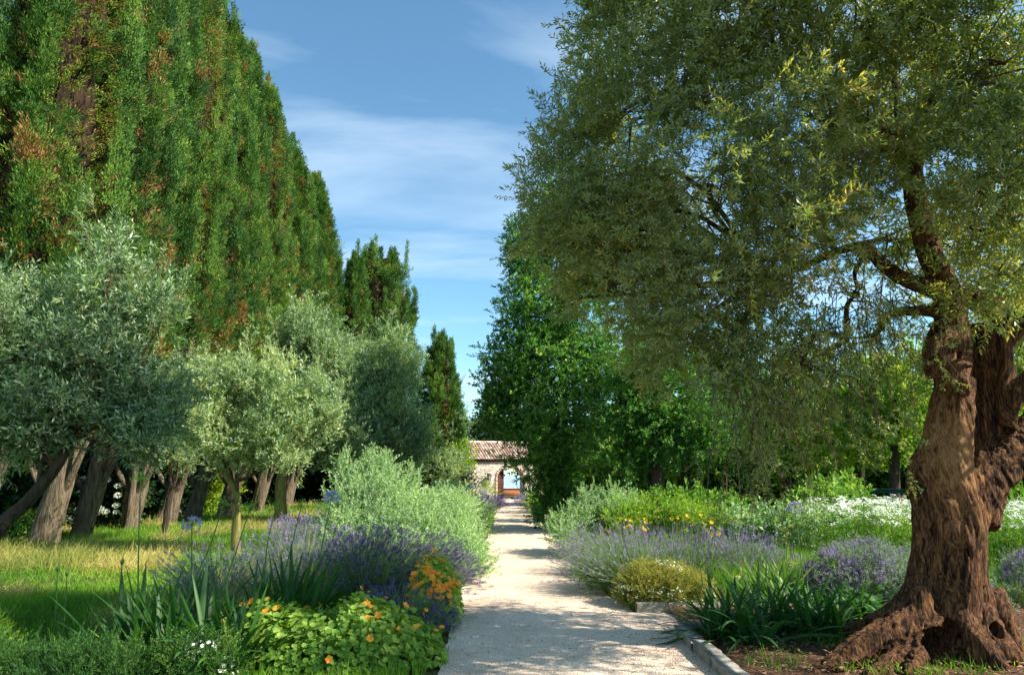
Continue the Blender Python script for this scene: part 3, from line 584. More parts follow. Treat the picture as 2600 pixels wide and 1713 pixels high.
# far cypress group and the single thin spire
def far_cypress(px, Yd, toppx, wpx, seed, label, base_z=0.0, conic=1.0, n=3000, cat='cypress', group=None, size=1.5, dead_at=.95):
    top = W(px, toppx, Yd); H = top[2]; R = wpx / 2 * Yd / FPX; t_ = thing('cypress_tree', label, cat, (top[0], Yd, 0), group)
    f, c = cypress_mesh(H, R, seed, z0=.6, nspray=n, conic=conic, tips=3 if conic < 1.2 else 6, size=size, dead_at=dead_at)
    fo = f.build('crown', M['cypress'], t_); c.build('inner_branches', M['cypress_core'], t_)
    g = MB(); tube(g, [(0, 0, -.1), (0, 0, H * .5)], [R * .18 + .08, .06], 10, rough=.3); g.build('trunk', M['bark_cyp'], t_); return t_
far_cypress(862, 40, 676, 62, 5, 'thin dark cypress spire left of the far cypress group', n=2600, conic=.3)
far_cypress(905, 38, 668, 100, 6, 'bright green pointed cypress in the middle of the far group', n=4500, conic=.55)
far_cypress(968, 41, 645, 185, 7, 'broad round topped cypress with dead grey twigs in the far group', n=12000, conic=3.6, dead_at=.84)
far_cypress(1120, 37, 868, 118, 8, 'single slim cypress standing alone left of the gatehouse', n=6000, conic=.1)

# ------------------------------------------------------------------ the big old olive at the right
def olive_trunk_mesh(base):
    Y0 = 6.7
    def w(px, py, dy=0.0): return W(px, py, Y0 + dy) - base
    def r(px, dy=0.0): return px * (Y0 + dy) / FPX
    g = MB()
    def T(ctrl, rad, n=26, sides=20, rough=.22, seed=0, twist=0):
        C_ = [w(*c) for c in ctrl]; P = bez(C_, n); tube(g, P, np.interp(np.linspace(0, 1, n), np.linspace(0, 1, len(rad)), [r(k) for k in rad]), sides, rough=rough, seed=seed, cap=True)
    # left stem: the bulging main column, and its fluted companions
    T([(2405, 1720, .0), (2395, 1560, 0), (2395, 1400, 0), (2390, 1250, 0), (2400, 1120, .02), (2414, 1000, .05), (2425, 900, .05)], [72, 62, 58, 58, 47, 42, 40], seed=1)
    T([(2335, 1560, -.05), (2352, 1400, -.05), (2356, 1290, -.03), (2348, 1215, 0), (2372, 1130, 0), (2402, 1040, 0)], [38, 30, 30, 38, 28, 20], seed=2)
    T([(2430, 1600, -.12), (2432, 1450, -.14), (2440, 1300, -.13), (2425, 1180, -.10), (2435, 1060, -.08), (2450, 960, -.05)], [45, 44, 42, 42, 34, 26], seed=3)
    T([(2470, 1650, .05), (2446, 1500, .0), (2440, 1380, .0), (2456, 1300, .02), (2508, 1215, .05), (2585, 1130, .1), (2680, 1040, .15)], [60, 50, 43, 40, 40, 40, 40], seed=4)
    T([(2516, 1640, -.1), (2494, 1500, -.12), (2484, 1380, -.1), (2494, 1310, -.08), (2542, 1230, -.06), (2640, 1140, -.04)], [26, 20, 18, 17, 19, 22], seed=5)
    T([(2470, 1480, -.16), (2474, 1330, -.15), (2470, 1240, -.12), (2500, 1150, -.05)], [24, 22, 20, 14], seed=6)
    # hollow upper shell behind the split
    T([(2480, 1330, .22), (2500, 1180, .30), (2508, 1020, .28), (2508, 900, .2), (2505, 820, .12)], [44, 52, 50, 42, 34], seed=7)
    T([(2545, 1060, .1), (2552, 960, .05), (2548, 860, .03), (2545, 800, .02)], [22, 24, 24, 18], seed=8)
    T([(2390, 960, -.02), (2385, 890, -.03), (2400, 830, -.02), (2420, 790, .0)], [34, 38, 30, 22], seed=9)
    # torn stub
    T([(2395, 960, -.14), (2430, 925, -.22), (2470, 925, -.26)], [24, 18, 8], n=10, sides=10, rough=.5, seed=10)
    T([(2415, 985, -.12), (2440, 965, -.2), (2455, 1000, -.2)], [20, 16, 12], n=10, sides=10, rough=.5, seed=11)
    # knot top arch and stump
    T([(2400, 780, .0), (2440, 745, .03), (2490, 770, .05), (2545, 800, .02), (2552, 850, .0)], [24, 24, 28, 26, 24], seed=12)
    # limb 1 upwards
    T([(2420, 900, .02), (2412, 800, 0), (2400, 730, 0), (2365, 660, 0), (2335, 560, .05), (2318, 450, .1), (2325, 380, .1), (2345, 290, .1), (2365, 180, .0), (2372, 60, -.1)], [40, 36, 33, 31, 29, 26, 25, 20, 15, 11], n=44, sides=14, rough=.14, seed=13)
    T([(2322, 420, .1), (2285, 400, .1), (2240, 370, .1), (2195, 330, .1), (2165, 260, .1), (2120, 200, .15), (2040, 170, .3)], [26, 24, 21, 16, 13, 10, 7], n=30, sides=10, rough=.12, seed=14)
    T([(2290, 380, .1), (2282, 300, .2), (2272, 200, .3), (2265, 90, .3)], [13, 11, 9, 7], sides=8, seed=15)
    T([(2350, 300, .1), (2330, 220, .3), (2305, 120, .5)], [12, 9, 6], sides=8, seed=16)
    # limb 2 to the left
    T([(2395, 740, 0), (2350, 725, .0), (2290, 705, .05), (2235, 665, .1), (2195, 625, .15), (2120, 640, .3), (2030, 680, .5), (1940, 700, .7)], [27, 24, 20, 18, 15, 12, 10, 7], n=36, sides=10, rough=.14, seed=17)
    T([(2200, 640, .15), (2170, 690, .2), (2175, 730, .2)], [10, 8, 6], n=8, sides=8, seed=18)
    T([(2380, 790, .05), (2320, 790, .2), (2260, 800, .4), (2220, 850, .6), (2150, 860, .8)], [19, 15, 11, 8, 5], sides=8, seed=19)
    # limb right
    T([(2550, 880, .02), (2585, 840, -.02), (2640, 790, -.1), (2720, 700, -.2)], [20, 18, 18, 16], sides=10, seed=20)
    T([(2550, 1080, .1), (2570, 1010, .0), (2640, 930, -.1)], [22, 22, 20], sides=10, seed=21)
    # roots
    for k, (c, rd) in enumerate([
        ([(2340, 1500, -.05), (2300, 1570, -.1), (2210, 1625, -.2), (2110, 1690, -.35), (2000, 1760, -.5)], [38, 34, 28, 22, 16]),
        ([(2350, 1560, -.1), (2320, 1640, -.25), (2230, 1700, -.45), (2150, 1780, -.6)], [32, 26, 18, 12]),
        ([(2440, 1540, -.12), (2452, 1600, -.25), (2500, 1660, -.38), (2560, 1740, -.5)], [36, 34, 30, 22]),
        ([(2480, 1550, -.1), (2515, 1610, -.2), (2560, 1660, -.3), (2610, 1720, -.4)], [34, 32, 24, 18]),
        ([(2510, 1500, 0), (2545, 1590, -.02), (2580, 1660, -.05)], [30, 28, 20]),
        ([(2380, 1560, -.1), (2345, 1640, -.35), (2300, 1720, -.6)], [32, 24, 16]),
        ([(2330, 1520, .2), (2240, 1580, .4), (2140, 1600, .5)], [40, 28, 14]),
        ([(2480, 1560, .3), (2520, 1600, .6)], [60, 30])]):
        T(c, rd, n=18, sides=12, rough=.35, seed=30 + k)
    o = g.build('tmp', None); m = o.modifiers.new('r', 'REMESH'); m.mode = 'VOXEL'; m.voxel_size = .0135; m.adaptivity = 0
    dg = bpy.context.evaluated_depsgraph_get(); me = bpy.data.meshes.new_from_object(o.evaluated_get(dg)); bpy.data.objects.remove(o)
    n = len(me.vertices); v = np.empty(n * 3, np.float32); me.vertices.foreach_get('co', v); v = v.reshape(-1, 3).astype(float)
    # relax
    e = np.empty(len(me.edges) * 2, np.int32); me.edges.foreach_get('vertices', e); e = e.reshape(-1, 2)
    for _ in range(5):
        acc = np.zeros_like(v); cnt = np.zeros(n)
        for a in range(3): acc[:, a] = np.bincount(e[:, 0], v[e[:, 1], a], n) + np.bincount(e[:, 1], v[e[:, 0], a], n)
        cnt = np.bincount(e[:, 0], minlength=n) + np.bincount(e[:, 1], minlength=n); v = v * .4 + .6 * acc / cnt[:, None]
    me.vertices.foreach_set('co', v.astype(np.float32).ravel()); me.update()
    nr = np.empty(n * 3, np.float32); me.vertices.foreach_get('normal', nr); nr = nr.reshape(-1, 3)
    wob = np.stack([v[:, 0] + .10 * np.sin(v[:, 2] * 3.1 + 1), v[:, 1], v[:, 2]], 1)
    low = np.clip(1 - (v[:, 2] - 2.6) / 1.2, .3, 1)
    ridge = 1 - np.abs(fbm(wob * [19, 19, 1.3], 3, 2) * 2 - 1) * 2.2; fine = fbm(wob * [26, 26, 3.4], 3, 8) - .5
    lumps = fbm(v * 3.5, 3, 4) - .5
    d = (ridge * .017 - .008 + fine * .020 + lumps * .06) * low
    v2 = v + nr * d[:, None]
    def carve(px, py, rx, ry, rz):                                  # hollows: vertices inside an ellipsoid sunk into the front face go to its far wall
        c = w(px, py, -.35); near = (np.abs(v2[:, 0] - c[0]) < .05) & (np.abs(v2[:, 2] - c[2]) < .05)
        if not near.any(): return
        c = np.array([c[0], v2[near, 1].min() + .01, c[2]]); q = (v2 - c) / [rx, ry, rz]; q[:, 0] += .18 * np.sin(q[:, 2] * 3 + 1); m_ = (np.linalg.norm(q, axis=1) < 1) & (v2[:, 1] < c[1] + ry)
        d_ = q[m_].copy(); d_[:, 1] = np.abs(d_[:, 1]) + .35 * (1 - np.linalg.norm(d_[:, [0, 2]], axis=1)).clip(0, 1) * 2 + .02; d_ = norm(d_); v2[m_] = c + d_ * [rx, ry, rz]
    carve(2385, 1640, .17, .45, .16); carve(2425, 1610, .08, .3, .13); carve(2402, 1352, .025, .12, .065); carve(2440, 985, .05, .16, .05); carve(2412, 905, .05, .10, .04); carve(2470, 1405, .02, .08, .06); carve(2535, 1600, .05, .18, .07)
    me.vertices.foreach_set('co', v2.astype(np.float32).ravel()); me.polygons.foreach_set('use_smooth', np.ones(len(me.polygons), bool)); me.update()
    at = me.attributes.new('v', 'FLOAT', 'POINT'); bare = np.exp(-(((v - w(2440, 1150, -.3)) * [4.5, .5, 1.6]) ** 2).sum(1)); at.data.foreach_set('value', np.clip(.35 + ridge * .25 + bare * .5, 0, 1).astype(np.float32))  # crevice darkness put into the bark colour, bare wood paler
    me.name = 'trunk'; return me
def bark_old():
    m = bpy.data.materials.new('old_olive_bark'); m.use_nodes = True; t = m.node_tree; p = t.nodes['Principled BSDF']; p.inputs['Roughness'].default_value = .85; p.inputs['Specular IOR Level'].default_value = .25
    c = nn(t, 'ShaderNodeTexCoord'); mp_ = nn(t, 'ShaderNodeMapping'); mp_.inputs['Scale'].default_value = (38, 38, 2.9)
    ns = nn(t, 'ShaderNodeTexNoise'); ns.inputs['Scale'].default_value = 2.2; ns.inputs['Detail'].default_value = 3; t.links.new(c.outputs['Object'], ns.inputs['Vector'])
    va = nn(t, 'ShaderNodeVectorMath', operation='MULTIPLY_ADD'); va.inputs[1].default_value = (.25, .25, .25); t.links.new(ns.outputs['Color'], va.inputs[0]); t.links.new(c.outputs['Object'], va.inputs[2])
    t.links.new(va.outputs[0], mp_.inputs[0])
    n = nn(t, 'ShaderNodeTexNoise'); n.inputs['Scale'].default_value = 1.6; n.inputs['Detail'].default_value = 9; n.inputs['Roughness'].default_value = .68; t.links.new(mp_.outputs[0], n.inputs['Vector'])
    at = nn(t, 'ShaderNodeAttribute', attribute_name='v'); ma = nn(t, 'ShaderNodeMath', operation='MULTIPLY_ADD'); ma.inputs[1].default_value = .42; t.links.new(at.outputs['Fac'], ma.inputs[0]); t.links.new(n.outputs[0], ma.inputs[2])
    sb = nn(t, 'ShaderNodeMath', operation='SUBTRACT'); sb.inputs[1].default_value = .18; t.links.new(ma.outputs[0], sb.inputs[0])
    r = ramp(t, [(.38, (.007, .003, .002)), (.47, (.04, .016, .007)), (.56, (.14, .060, .022)), (.68, (.33, .155, .056)), (.9, (.54, .31, .14))], sb.outputs[0]); t.links.new(r.outputs[0], p.inputs['Base Color'])
    b = nn(t, 'ShaderNodeBump'); b.inputs['Strength'].default_value = 1; b.inputs['Distance'].default_value = .05; t.links.new(n.outputs[0], b.inputs['Height']); t.links.new(b.outputs[0], p.inputs['Normal']); return m
M['bark_olive'] = bark_old()
def big_olive():
    rng = np.random.default_rng(5); base = np.array([W(2430, 1500, 6.7)[0], 6.7, 0.0])
    t_ = thing('olive_tree', 'huge old olive with gnarled hollow brown trunk at the right edge', 'olive tree', base)
    me = olive_trunk_mesh(base); me.materials.append(M['bark_olive']); o = bpy.data.objects.new('trunk', me); COL.objects.link(o); o.parent = t_
    B = [(1560, 110, 7.2, 120, 130, .9, 1), (1640, -60, 6.8, 150, 150, 1.1, 1), (1470, 320, 7.4, 105, 105, .8, 1), (1620, 320, 7, 150, 140, 1., 1), (1410, 480, 7.6, 100, 95, .8, 1),
         (1570, 520, 7.2, 160, 130, 1., 1), (1430, 620, 7.6, 105, 90, .8, .9), (1610, 690, 7.2, 165, 125, 1, 1), (1480, 745, 7.5, 80, 60, .6, .6), (1770, 130, 6.3, 170, 170, 1.1, 1),
         (1790, 430, 6.4, 170, 150, 1.1, 1), (1800, 720, 6.8, 160, 150, 1., 1), (1700, 870, 7.1, 120, 100, .8, .9), (1840, 950, 6.9, 130, 110, .8, .7), (1930, 1070, 6.9, 110, 80, .7, .35),
         (2040, 930, 6.6, 100, 110, .8, .35), (1960, 0, 5.9, 180, 140, 1.1, 1.1), (2260, 380, 6.2, 110, 110, .8, .5), (1990, 350, 6.2, 150, 140, 1., .9), (2010, 600, 6.4, 150, 140, 1, .95), (2170, 90, 6., 150, 120, 1, 1),
         (2130, 450, 6.9, 130, 120, 1, .9), (2140, 760, 7.2, 110, 90, .8, .45), (2400, 30, 5.8, 170, 130, 1, 1.1), (2570, 160, 5.4, 150, 170, 1, 1.2), (2450, 330, 6.6, 130, 120, 1, 1),
         (2570, 450, 5.4, 130, 170, .9, 1.1), (2560, 680, 5.8, 110, 110, .8, .8), (2310, 620, 7.6, 120, 120, .8, .7), (2470, 780, 7.4, 80, 60, .6, .5), (2580, 860, 7.6, 60, 70, .6, .7), (2440, 560, 6.9, 120, 110, .9, .9), (2230, 260, 7.4, 130, 120, .8, .9), (1800, -260, 6, 300, 160, 1.3, .7), (2300, -260, 5.4, 300, 170, 1.4, .7),
         (2700, 200, 5.2, 180, 250, 1.2, .6), (3300, 300, 5.2, 350, 350, 1.5, .13), (3900, 100, 4.6, 450, 450, 1.6, .11), (2500, -900, 4.6, 450, 400, 1.6, .24), (1900, -700, 5., 350, 300, 1.4, .3),  (1930, 820, 7.4, 150, 110, .8, .7), (1720, 560, 7.4, 150, 150, .8, .7)]  # unseen out-of-frame crown blobs added for shade, thinned for dapples on the path
    limbs = [W(*k) - base for k in [(2345, 290, 6.8), (2365, 180, 6.7), (2372, 60, 6.6), (2165, 260, 6.8), (2040, 170, 7.), (2120, 640, 7.), (1940, 700, 7.4), (2265, 90, 7), (2150, 860, 7.5), (2700, 720, 6.5), (2030, 680, 7.2), (2305, 120, 7.2)]]
    b = MB(); f = MB(); 
    for i, (px, py, Yd, rx, rz, ry, dn) in enumerate(B):
        c, r = pxblob(px, py, Yd, rx * 1.05, rz * 1.05, ry); c = c - base; off = px > 2750 or py < -400; st = min(limbs, key=lambda q: np.linalg.norm(q - c))
        grow_branches(b, st, .036, c, r, 10, rng, droop=.2)
        n = int(dn * 1260 * (r[0] * r[1] * r[2]) ** .6667); p, d = blob_points(c, r, n, rng, .5, .50 if off else (.30 if dn > .7 else .38), 1.5 if off else 2.2, 4)
        dirs = d * .9 + np.array([0, 0, .15]) + rng.normal(0, .7, (len(p), 3)); scatter(f, T_OLIVE, p, dirs, rng, 1.0, vbase=.42, vnoise=.5, vfreq=1.5, vrand=.14)
    # hanging strands under the crown
    for i in range(190):
        px = rng.uniform(1850, 2330); top = np.interp(px, [1850, 2050, 2200, 2330], [950, 850, 720, 760]); py = top + rng.uniform(-60, 160); Yd = rng.uniform(6.2, 7.8)
        L_ = rng.uniform(.4, 1.35) * np.interp(px, [1850, 2200, 2330], [1, 1, .5]); s = W(px, py, Yd) - base; sw = rng.normal(0, .12, 3)
        P = bez([s, s + sw + [0, 0, -.3 * L_], s + sw * 2.2 + [0, 0, -.7 * L_], s + sw * 2.6 + rng.normal(0, .05, 3) + [0, 0, -L_]], 9); tube(b, P, np.linspace(.006, .0018, 9), 3)
        k = rng.integers(4, 9); t = rng.uniform(.1, 1, k); q = np.stack([np.interp(t * 8, range(9), P[:, a]) for a in range(3)], 1)
        scatter(f, T_OLIVE, q, rng.normal(0, .7, (k, 3)) + [0, 0, -.7], rng, .62, vbase=.40, vnoise=.4, vfreq=1.5)
    b.build('branches', M['twig'], t_); f.build('crown', M['olive_big'], t_); return t_
big_olive()

# ------------------------------------------------------------------ olives at the left
def olive(label, trunk_px, Yd, blobs_px, seed, trunk_r, bark, density=60, size=1.0, temps=None, mat='olive_silver', lean=None, **kw):
    base = np.array([W(trunk_px[0][0], 1203 + FPX * EYE / Yd, Yd)[0], Yd, 0.0]); ctrl = [base + [0, 0, -.1]] + [W(px, py, Yd + dy) for (px, py, dy) in trunk_px[1:]]
    bl = [pxblob(px, py, Yd + dy, rx, rz, ry) for (px, py, dy, rx, rz, ry) in blobs_px]
    return crown_tree('olive_tree', label, 'olive tree', base, ctrl, trunk_r, bl, temps or T_OLIVE, M[mat], bark, seed, density, size, group='silvery olives between the path and the cypresses', twigmat=M['twig'], **kw)
olive('large silvery olive at the left edge, its leaning dark trunk half out of frame', [(-150, 0), (-20, 1360, 0), (70, 1270, 0), (150, 1170, 0), (190, 1080, 0)], 7.8,
      [(40, 930, 0, 140, 110, .8), (230, 890, 0, 130, 110, .8), (160, 1060, 0, 150, 80, .8), (350, 1000, .3, 90, 90, .7), (290, 760, .2, 85, 65, .6), (100, 830, 0, 95, 70, .6),
       (278, 650, .3, 30, 55, .3), (385, 800, .3, 60, 60, .5), (-70, 800, 0, 130, 110, .9), (-60, 1050, -.2, 120, 80, .8), (370, 1120, .2, 60, 45, .5), (20, 1130, 0, 100, 45, .5), (160, 970, .6, 130, 90, .7)], 21,
      [.10, .08, .065, .055, .04], M['bark_dark'], density=190, size=1.25, up=.7, out=.6, rnd=.55, gap=.40, gfreq=2.6, vbase=.42, branches=9, shoots=2.2)
olive('young olive with mossy yellow forked stem in the grass by the lavender', [(600, 0), (600, 1330, 0), (603, 1270, 0), (590, 1230, .1), (560, 1190, .1)], 15.0,
      [(560, 1080, 0, 90, 110, .9), (690, 1050, 0, 105, 110, .9), (620, 990, .2, 90, 75, .8), (790, 1060, .2, 65, 90, .7), (640, 1130, 0, 110, 65, .8), (500, 1030, .3, 60, 80, .6), (740, 1140, 0, 60, 60, .6)], 22,
      [.10, .085, .08, .075, .05], M['bark_moss'], density=190, size=1.5, up=.9, out=.5, rnd=.45, gap=.38, gfreq=2.2, vbase=.66, shoots=2, branches=7, branch_r=.035)
olive('silvery olive filling the gap between the leftmost olive and the young mossy one', [(418, 0), (425, 1290, 0), (440, 1220, 0), (450, 1150, 0)], 18,
      [(430, 1060, 0, 95, 90, 1.0), (500, 990, .3, 80, 85, 1), (390, 1130, 0, 70, 60, .8), (455, 1150, 0, 80, 45, .8)], 23, [.09, .075, .065, .05], M['bark_dark'], density=120, size=1.3, up=.7, out=.6, gap=.26, vbase=.52, branches=6)
olive('tall grey green olive in front of the last cypress of the row', [(715, 0), (712, 1240, 0), (722, 1180, 0), (760, 1080, 0), (790, 960, 0)], 24,
      [(790, 940, 0, 90, 90, 1.3), (740, 880, 0, 50, 60, .8), (840, 900, .3, 60, 60, .9), (780, 840, 0, 60, 65, .8), (730, 980, 0, 70, 80, 1.), (860, 990, 0, 90, 100, 1.2), (770, 1090, 0, 80, 90, 1.2), (880, 1110, 0, 90, 90, 1.2)], 24,
      [.20, .17, .14, .11, .07], M['bark_moss'], density=75, size=1.9, up=.8, out=.6, gap=.34, gfreq=1.8, vbase=.5, branches=6)
olive('broad grey green olive with thin upright trunk right of the tall one', [(920, 0), (905, 1220, 0), (900, 1120, 0), (930, 1000, 0)], 25.5,
      [(975, 985, 0, 85, 90, 1.3), (925, 1030, 0, 85, 90, 1.2), (1020, 1060, 0, 65, 90, 1.1), (1025, 925, 0, 38, 55, .7), (970, 1130, 0, 100, 90, 1.3), (1050, 1150, 0, 45, 75, .8), (985, 880, 0, 50, 55, .7), (930, 930, 0, 60, 60, .8)], 25,
      [.18, .14, .11, .07], M['bark_moss'], density=75, size=1.9, up=.8, out=.6, gap=.34, gfreq=1.8, vbase=.56, branches=6)
olive('small dark olive behind the slim lone cypress', [(1150, 0), (1152, 1230, 0), (1155, 1190, 0)], 37,
      [(1150, 1130, 0, 38, 55, .9), (1165, 1080, 0, 25, 40, .6), (1140, 1190, 0, 36, 40, .8)], 26, [.12, .10, .05], M['bark_dark'], density=26, size=2.0, up=.6, out=.6, gap=.2, vbase=.35, branches=4)
olive('pale round olive bush left of the gatehouse wall', [(1180, 0), (1181, 1240, 0), (1180, 1215, 0)], 33,
      [(1135, 1200, 0, 34, 34, .7), (1150, 1170, .2, 24, 24, .6)], 27, [.08, .07, .04], M['bark_moss'], density=36, size=1.8, up=.6, out=.6, vbase=.6, branches=3)
olive('small lime green tree against the left end of the tiled roof', [(1200, 0), (1200, 1240, 0), (1200, 1205, 0)], 36,
      [(1178, 1158, 0, 24, 22, .6), (1186, 1182, 0, 17, 17, .5), (1166, 1150, 0, 20, 18, .5)], 28, [.07, .06, .04], M['bark_moss'], density=34, size=1.2, temps=T_BROAD, mat='lime', vbase=.55, branches=3)

# ------------------------------------------------------------------ broadleaf trees right of the path
def broad(label, px, Yd, blobs_px, seed, tr, mat='broadleaf', density=45, size=1.5, group=None, temps=None, bark='bark_dark', top=900, cat='tree', **kw):
    base = np.array([W(px, 1203 + FPX * EYE / Yd, Yd)[0], Yd, 0.0]); ctrl = [base + [0, 0, -.1], W(px, 1150, Yd), W(px + 5, (top + 1150) / 2, Yd), W(px, top, Yd)]
    bl = [pxblob(a, b, Yd + dy, rx, rz, ry) for (a, b, dy, rx, rz, ry) in blobs_px]
    return crown_tree('leafy_tree', label, cat, base, ctrl, tr, bl, temps or T_BROAD, M[mat], M[bark], seed, density, size, group=group, **kw)
kw = dict(group='dark green trees right of the path', up=.1, out=.7, rnd=.6, gfreq=1.2, branches=7)
broad('tall dark green tree overhanging the path, its ivied trunk nearest the gateway', 1425, 22.5,
      [(1340, 640, 0, 60, 110, 1.3), (1410, 560, 0, 60, 90, 1.2), (1350, 800, 0, 85, 110, 1.4), (1290, 950, 0, 75, 90, 1.2), (1400, 930, -.3, 110, 110, 1.4), (1275, 1040, 0, 60, 60, .9), (1350, 1090, 0, 75, 70, 1.2),
       (1440, 1080, -.4, 100, 90, 1.2), (1325, 1150, .2, 42, 40, .7), (1400, 1190, 0, 65, 60, .9), (1480, 780, 0, 100, 130, 1.4), (1540, 950, 0, 90, 110, 1.3), (1500, 640, .5, 100, 120, 1.3), (1265, 1020, 0, 40, 50, .6)], 31, [.26, .2, .14, .06], gap=.2, top=620, vbase=.45, density=85, size=1.15, **kw)
broad('dark green tree with straight black trunk behind the yellow flowers', 1665, 20.5,
      [(1600, 1060, 0, 95, 90, 1.2), (1700, 1010, 0, 100, 100, 1.2), (1640, 920, 0, 110, 100, 1.3), (1570, 1150, 0, 70, 55, .9), (1700, 1130, 0, 85, 60, .9), (1790, 1080, 0, 90, 80, 1.1), (1600, 1200, .3, 60, 40, .8)], 32, [.24, .18, .12, .05], gap=.3, top=850, vbase=.42, density=80, size=1.15, **kw)
broad('dark green tree with slim twin trunk under the olive, further from the path', 1740, 24,
      [(1760, 1130, 0, 70, 60, 1), (1850, 1050, 0, 90, 90, 1.2), (1830, 940, 0, 110, 100, 1.3), (1900, 1140, 0, 70, 60, 1.0)], 33, [.18, .14, .1, .05], gap=.34, top=900, vbase=.45, density=75, size=1.2, **kw)
kw = dict(group='sunlit yellow green trees at the back right', up=.2, out=.7, rnd=.6, gfreq=1.0, branches=6, gap=.25)
for i, (lab, px, Yd, bl) in enumerate([
    ('yellow green tree far back, its slim dark trunk seen left of the garden table', 2182, 23, [(2150, 1060, 0, 90, 90, 1.5), (2230, 1030, 0, 80, 90, 1.3), (2190, 980, 0, 70, 60, 1), (2110, 1140, 0, 70, 45, .9)]),
    ('yellow green tree far back with thick dark trunk just left of the old olive', 2270, 21, [(2290, 1000, 0, 80, 80, 1.2), (2320, 1090, 0, 70, 70, 1.1), (2250, 1110, 0, 60, 50, .9), (2330, 950, 0, 50, 40, .8)]),
    ('yellow green tree seen through the hanging olive twigs', 2000, 27, [(1990, 1060, 0, 100, 110, 1.6), (2070, 1120, 0, 80, 70, 1.2), (1930, 1130, 0, 80, 70, 1.2), (2040, 960, .5, 70, 70, 1)]),
    ('yellow green tree behind the dark green pair', 1840, 30, [(1800, 1130, 0, 90, 60, 1.5), (1860, 1080, 0, 80, 80, 1.3), (1720, 1120, 0, 70, 70, 1.2), (1600, 1120, .5, 90, 80, 1.4)]),
    ('sunlit green tree behind the trunk fork at the right edge', 2620, 18, [(2570, 880, 0, 80, 80, 1.1), (2590, 1000, 0, 90, 90, 1.2), (2560, 1110, 0, 80, 60, 1.0), (2650, 780, 0, 100, 100, 1.3)])]):
    broad(lab, px, Yd, bl, 41 + i, [.16, .14, .1, .04], mat='lime', density=24, size=1.9, temps=T_BROAD, top=1000, vbase=.42, **kw)
for i, (lab, px, Yd, bl) in enumerate([
    ('rounded grey green tree behind the gatehouse roof', 1225, 62, [(1215, 1118, 0, 40, 32, 2), (1250, 1122, 0, 40, 28, 2), (1180, 1125, 0, 30, 26, 1.5)]),
    ('dark tree beyond the right end of the gatehouse', 1330, 60, [(1310, 1130, 0, 50, 50, 2), (1370, 1120, 0, 60, 60, 2)])]):
    broad(lab, px, Yd, bl, 51 + i, [.3, .25, .2, .1], mat='darkleaf', density=7, size=4.5, top=1110, vbase=.8, branches=0, up=.3)

# ------------------------------------------------------------------ ribbons: grass, straps, stems
def ribbons(mb, P, width, side, v, fold=0.0):
    """P (k,n,3); width (k,n); side (k,3); v (k,)"""
    P = np.asarray(P, float); k, n = P.shape[:2]; width = np.broadcast_to(width, (k, n)); off = side[:, None, :] * width[..., None] / 2
    if fold:
        T = norm(np.gradient(P, axis=1)); N = np.cross(T, side[:, None, :]); V = np.stack([P - off, P + N * width[..., None] * fold, P + off], 2)
        V = V.reshape(k, n * 3, 3); q = []
        for i in range(n - 1):
            for j in range(2): q.append((i * 3 + j, i * 3 + j + 1, i * 3 + j + 4, i * 3 + j + 3))
        m = n * 3
    else:
        V = np.stack([P - off, P + off], 2).reshape(k, n * 2, 3); q = [(i * 2, i * 2 + 1, i * 2 + 3, i * 2 + 2) for i in range(n - 1)]; m = n * 2
    Q = np.array(q)[None] + (np.arange(k) * m)[:, None, None]; mb.add(V.reshape(-1, 3), Q.reshape(-1, 4), a=np.clip(np.repeat(np.asarray(v), m), 0, 1))
def perp(d, rng):
    return norm(np.cross(d, rng.normal(0, 1, d.shape)))
def horiz_side(d):
    return norm(np.cross(d, np.array([0, 0, 1.0])) + 1e-6)
def disk(n, r, rng, p=.5):
    a = rng.uniform(0, 2 * np.pi, n); q = r * rng.uniform(0, 1, n) ** p; return np.stack([np.cos(a) * q, np.sin(a) * q, 0 * a], 1)
def round_tmpl(seed, R=.032, k=8):
    r = np.random.default_rng(seed); V = [(0, 0, -.004)] + [(R * (1 + r.normal(0, .05)) * math.cos(a), R * (1 + r.normal(0, .05)) * math.sin(a), .004 + r.normal(0, .002)) for a in np.linspace(0, 2 * np.pi, k, endpoint=False)]
    Q = [(0, 1 + (2 * i) % k, 1 + (2 * i + 1) % k, 1 + (2 * i + 2) % k) for i in range(k // 2)]; return np.array(V), np.array(Q), np.zeros(k + 1)
def flower_tmpl(seed, n=5, R=.028, wd=.022, cup=.4, layers=1):
    r = np.random.default_rng(seed); L = []; va = []
    for l in range(layers):
        for i in range(n):
            a = 2 * np.pi * i / n + l * .4; d = norm(np.array([math.cos(a), math.sin(a), cup + .3 * l])); s = norm(np.cross(d, [0, 0, 1.0])); L.append(leafq([0, 0, 0], d, s, R, wd, fold=.1, wpos=.65)); va += [r.normal(0, .2)] * 4
    return tmpl(L, va)
def head_tmpl(seed, n=40, R=.07, flat=.6, l=.018, w_=.012, up=.3, lo=-.3):
    """a globe or dome of small florets"""
    r = np.random.default_rng(seed); L = []; va = []
    for i in range(n):
        d = norm(r.normal(0, 1, 3)); d[2] = abs(d[2]) * (1 if r.uniform() > .35 else lo); p = d * R * np.array([1, 1, flat]) * r.uniform(.8, 1.0)
        q = norm(d + r.normal(0, .5, 3)); L.append(leafq(p, q, norm(np.cross(q, r.normal(0, 1, 3))), l, w_, fold=.15)); va += [r.normal(0, .2)] * 4
    return tmpl(L, va)
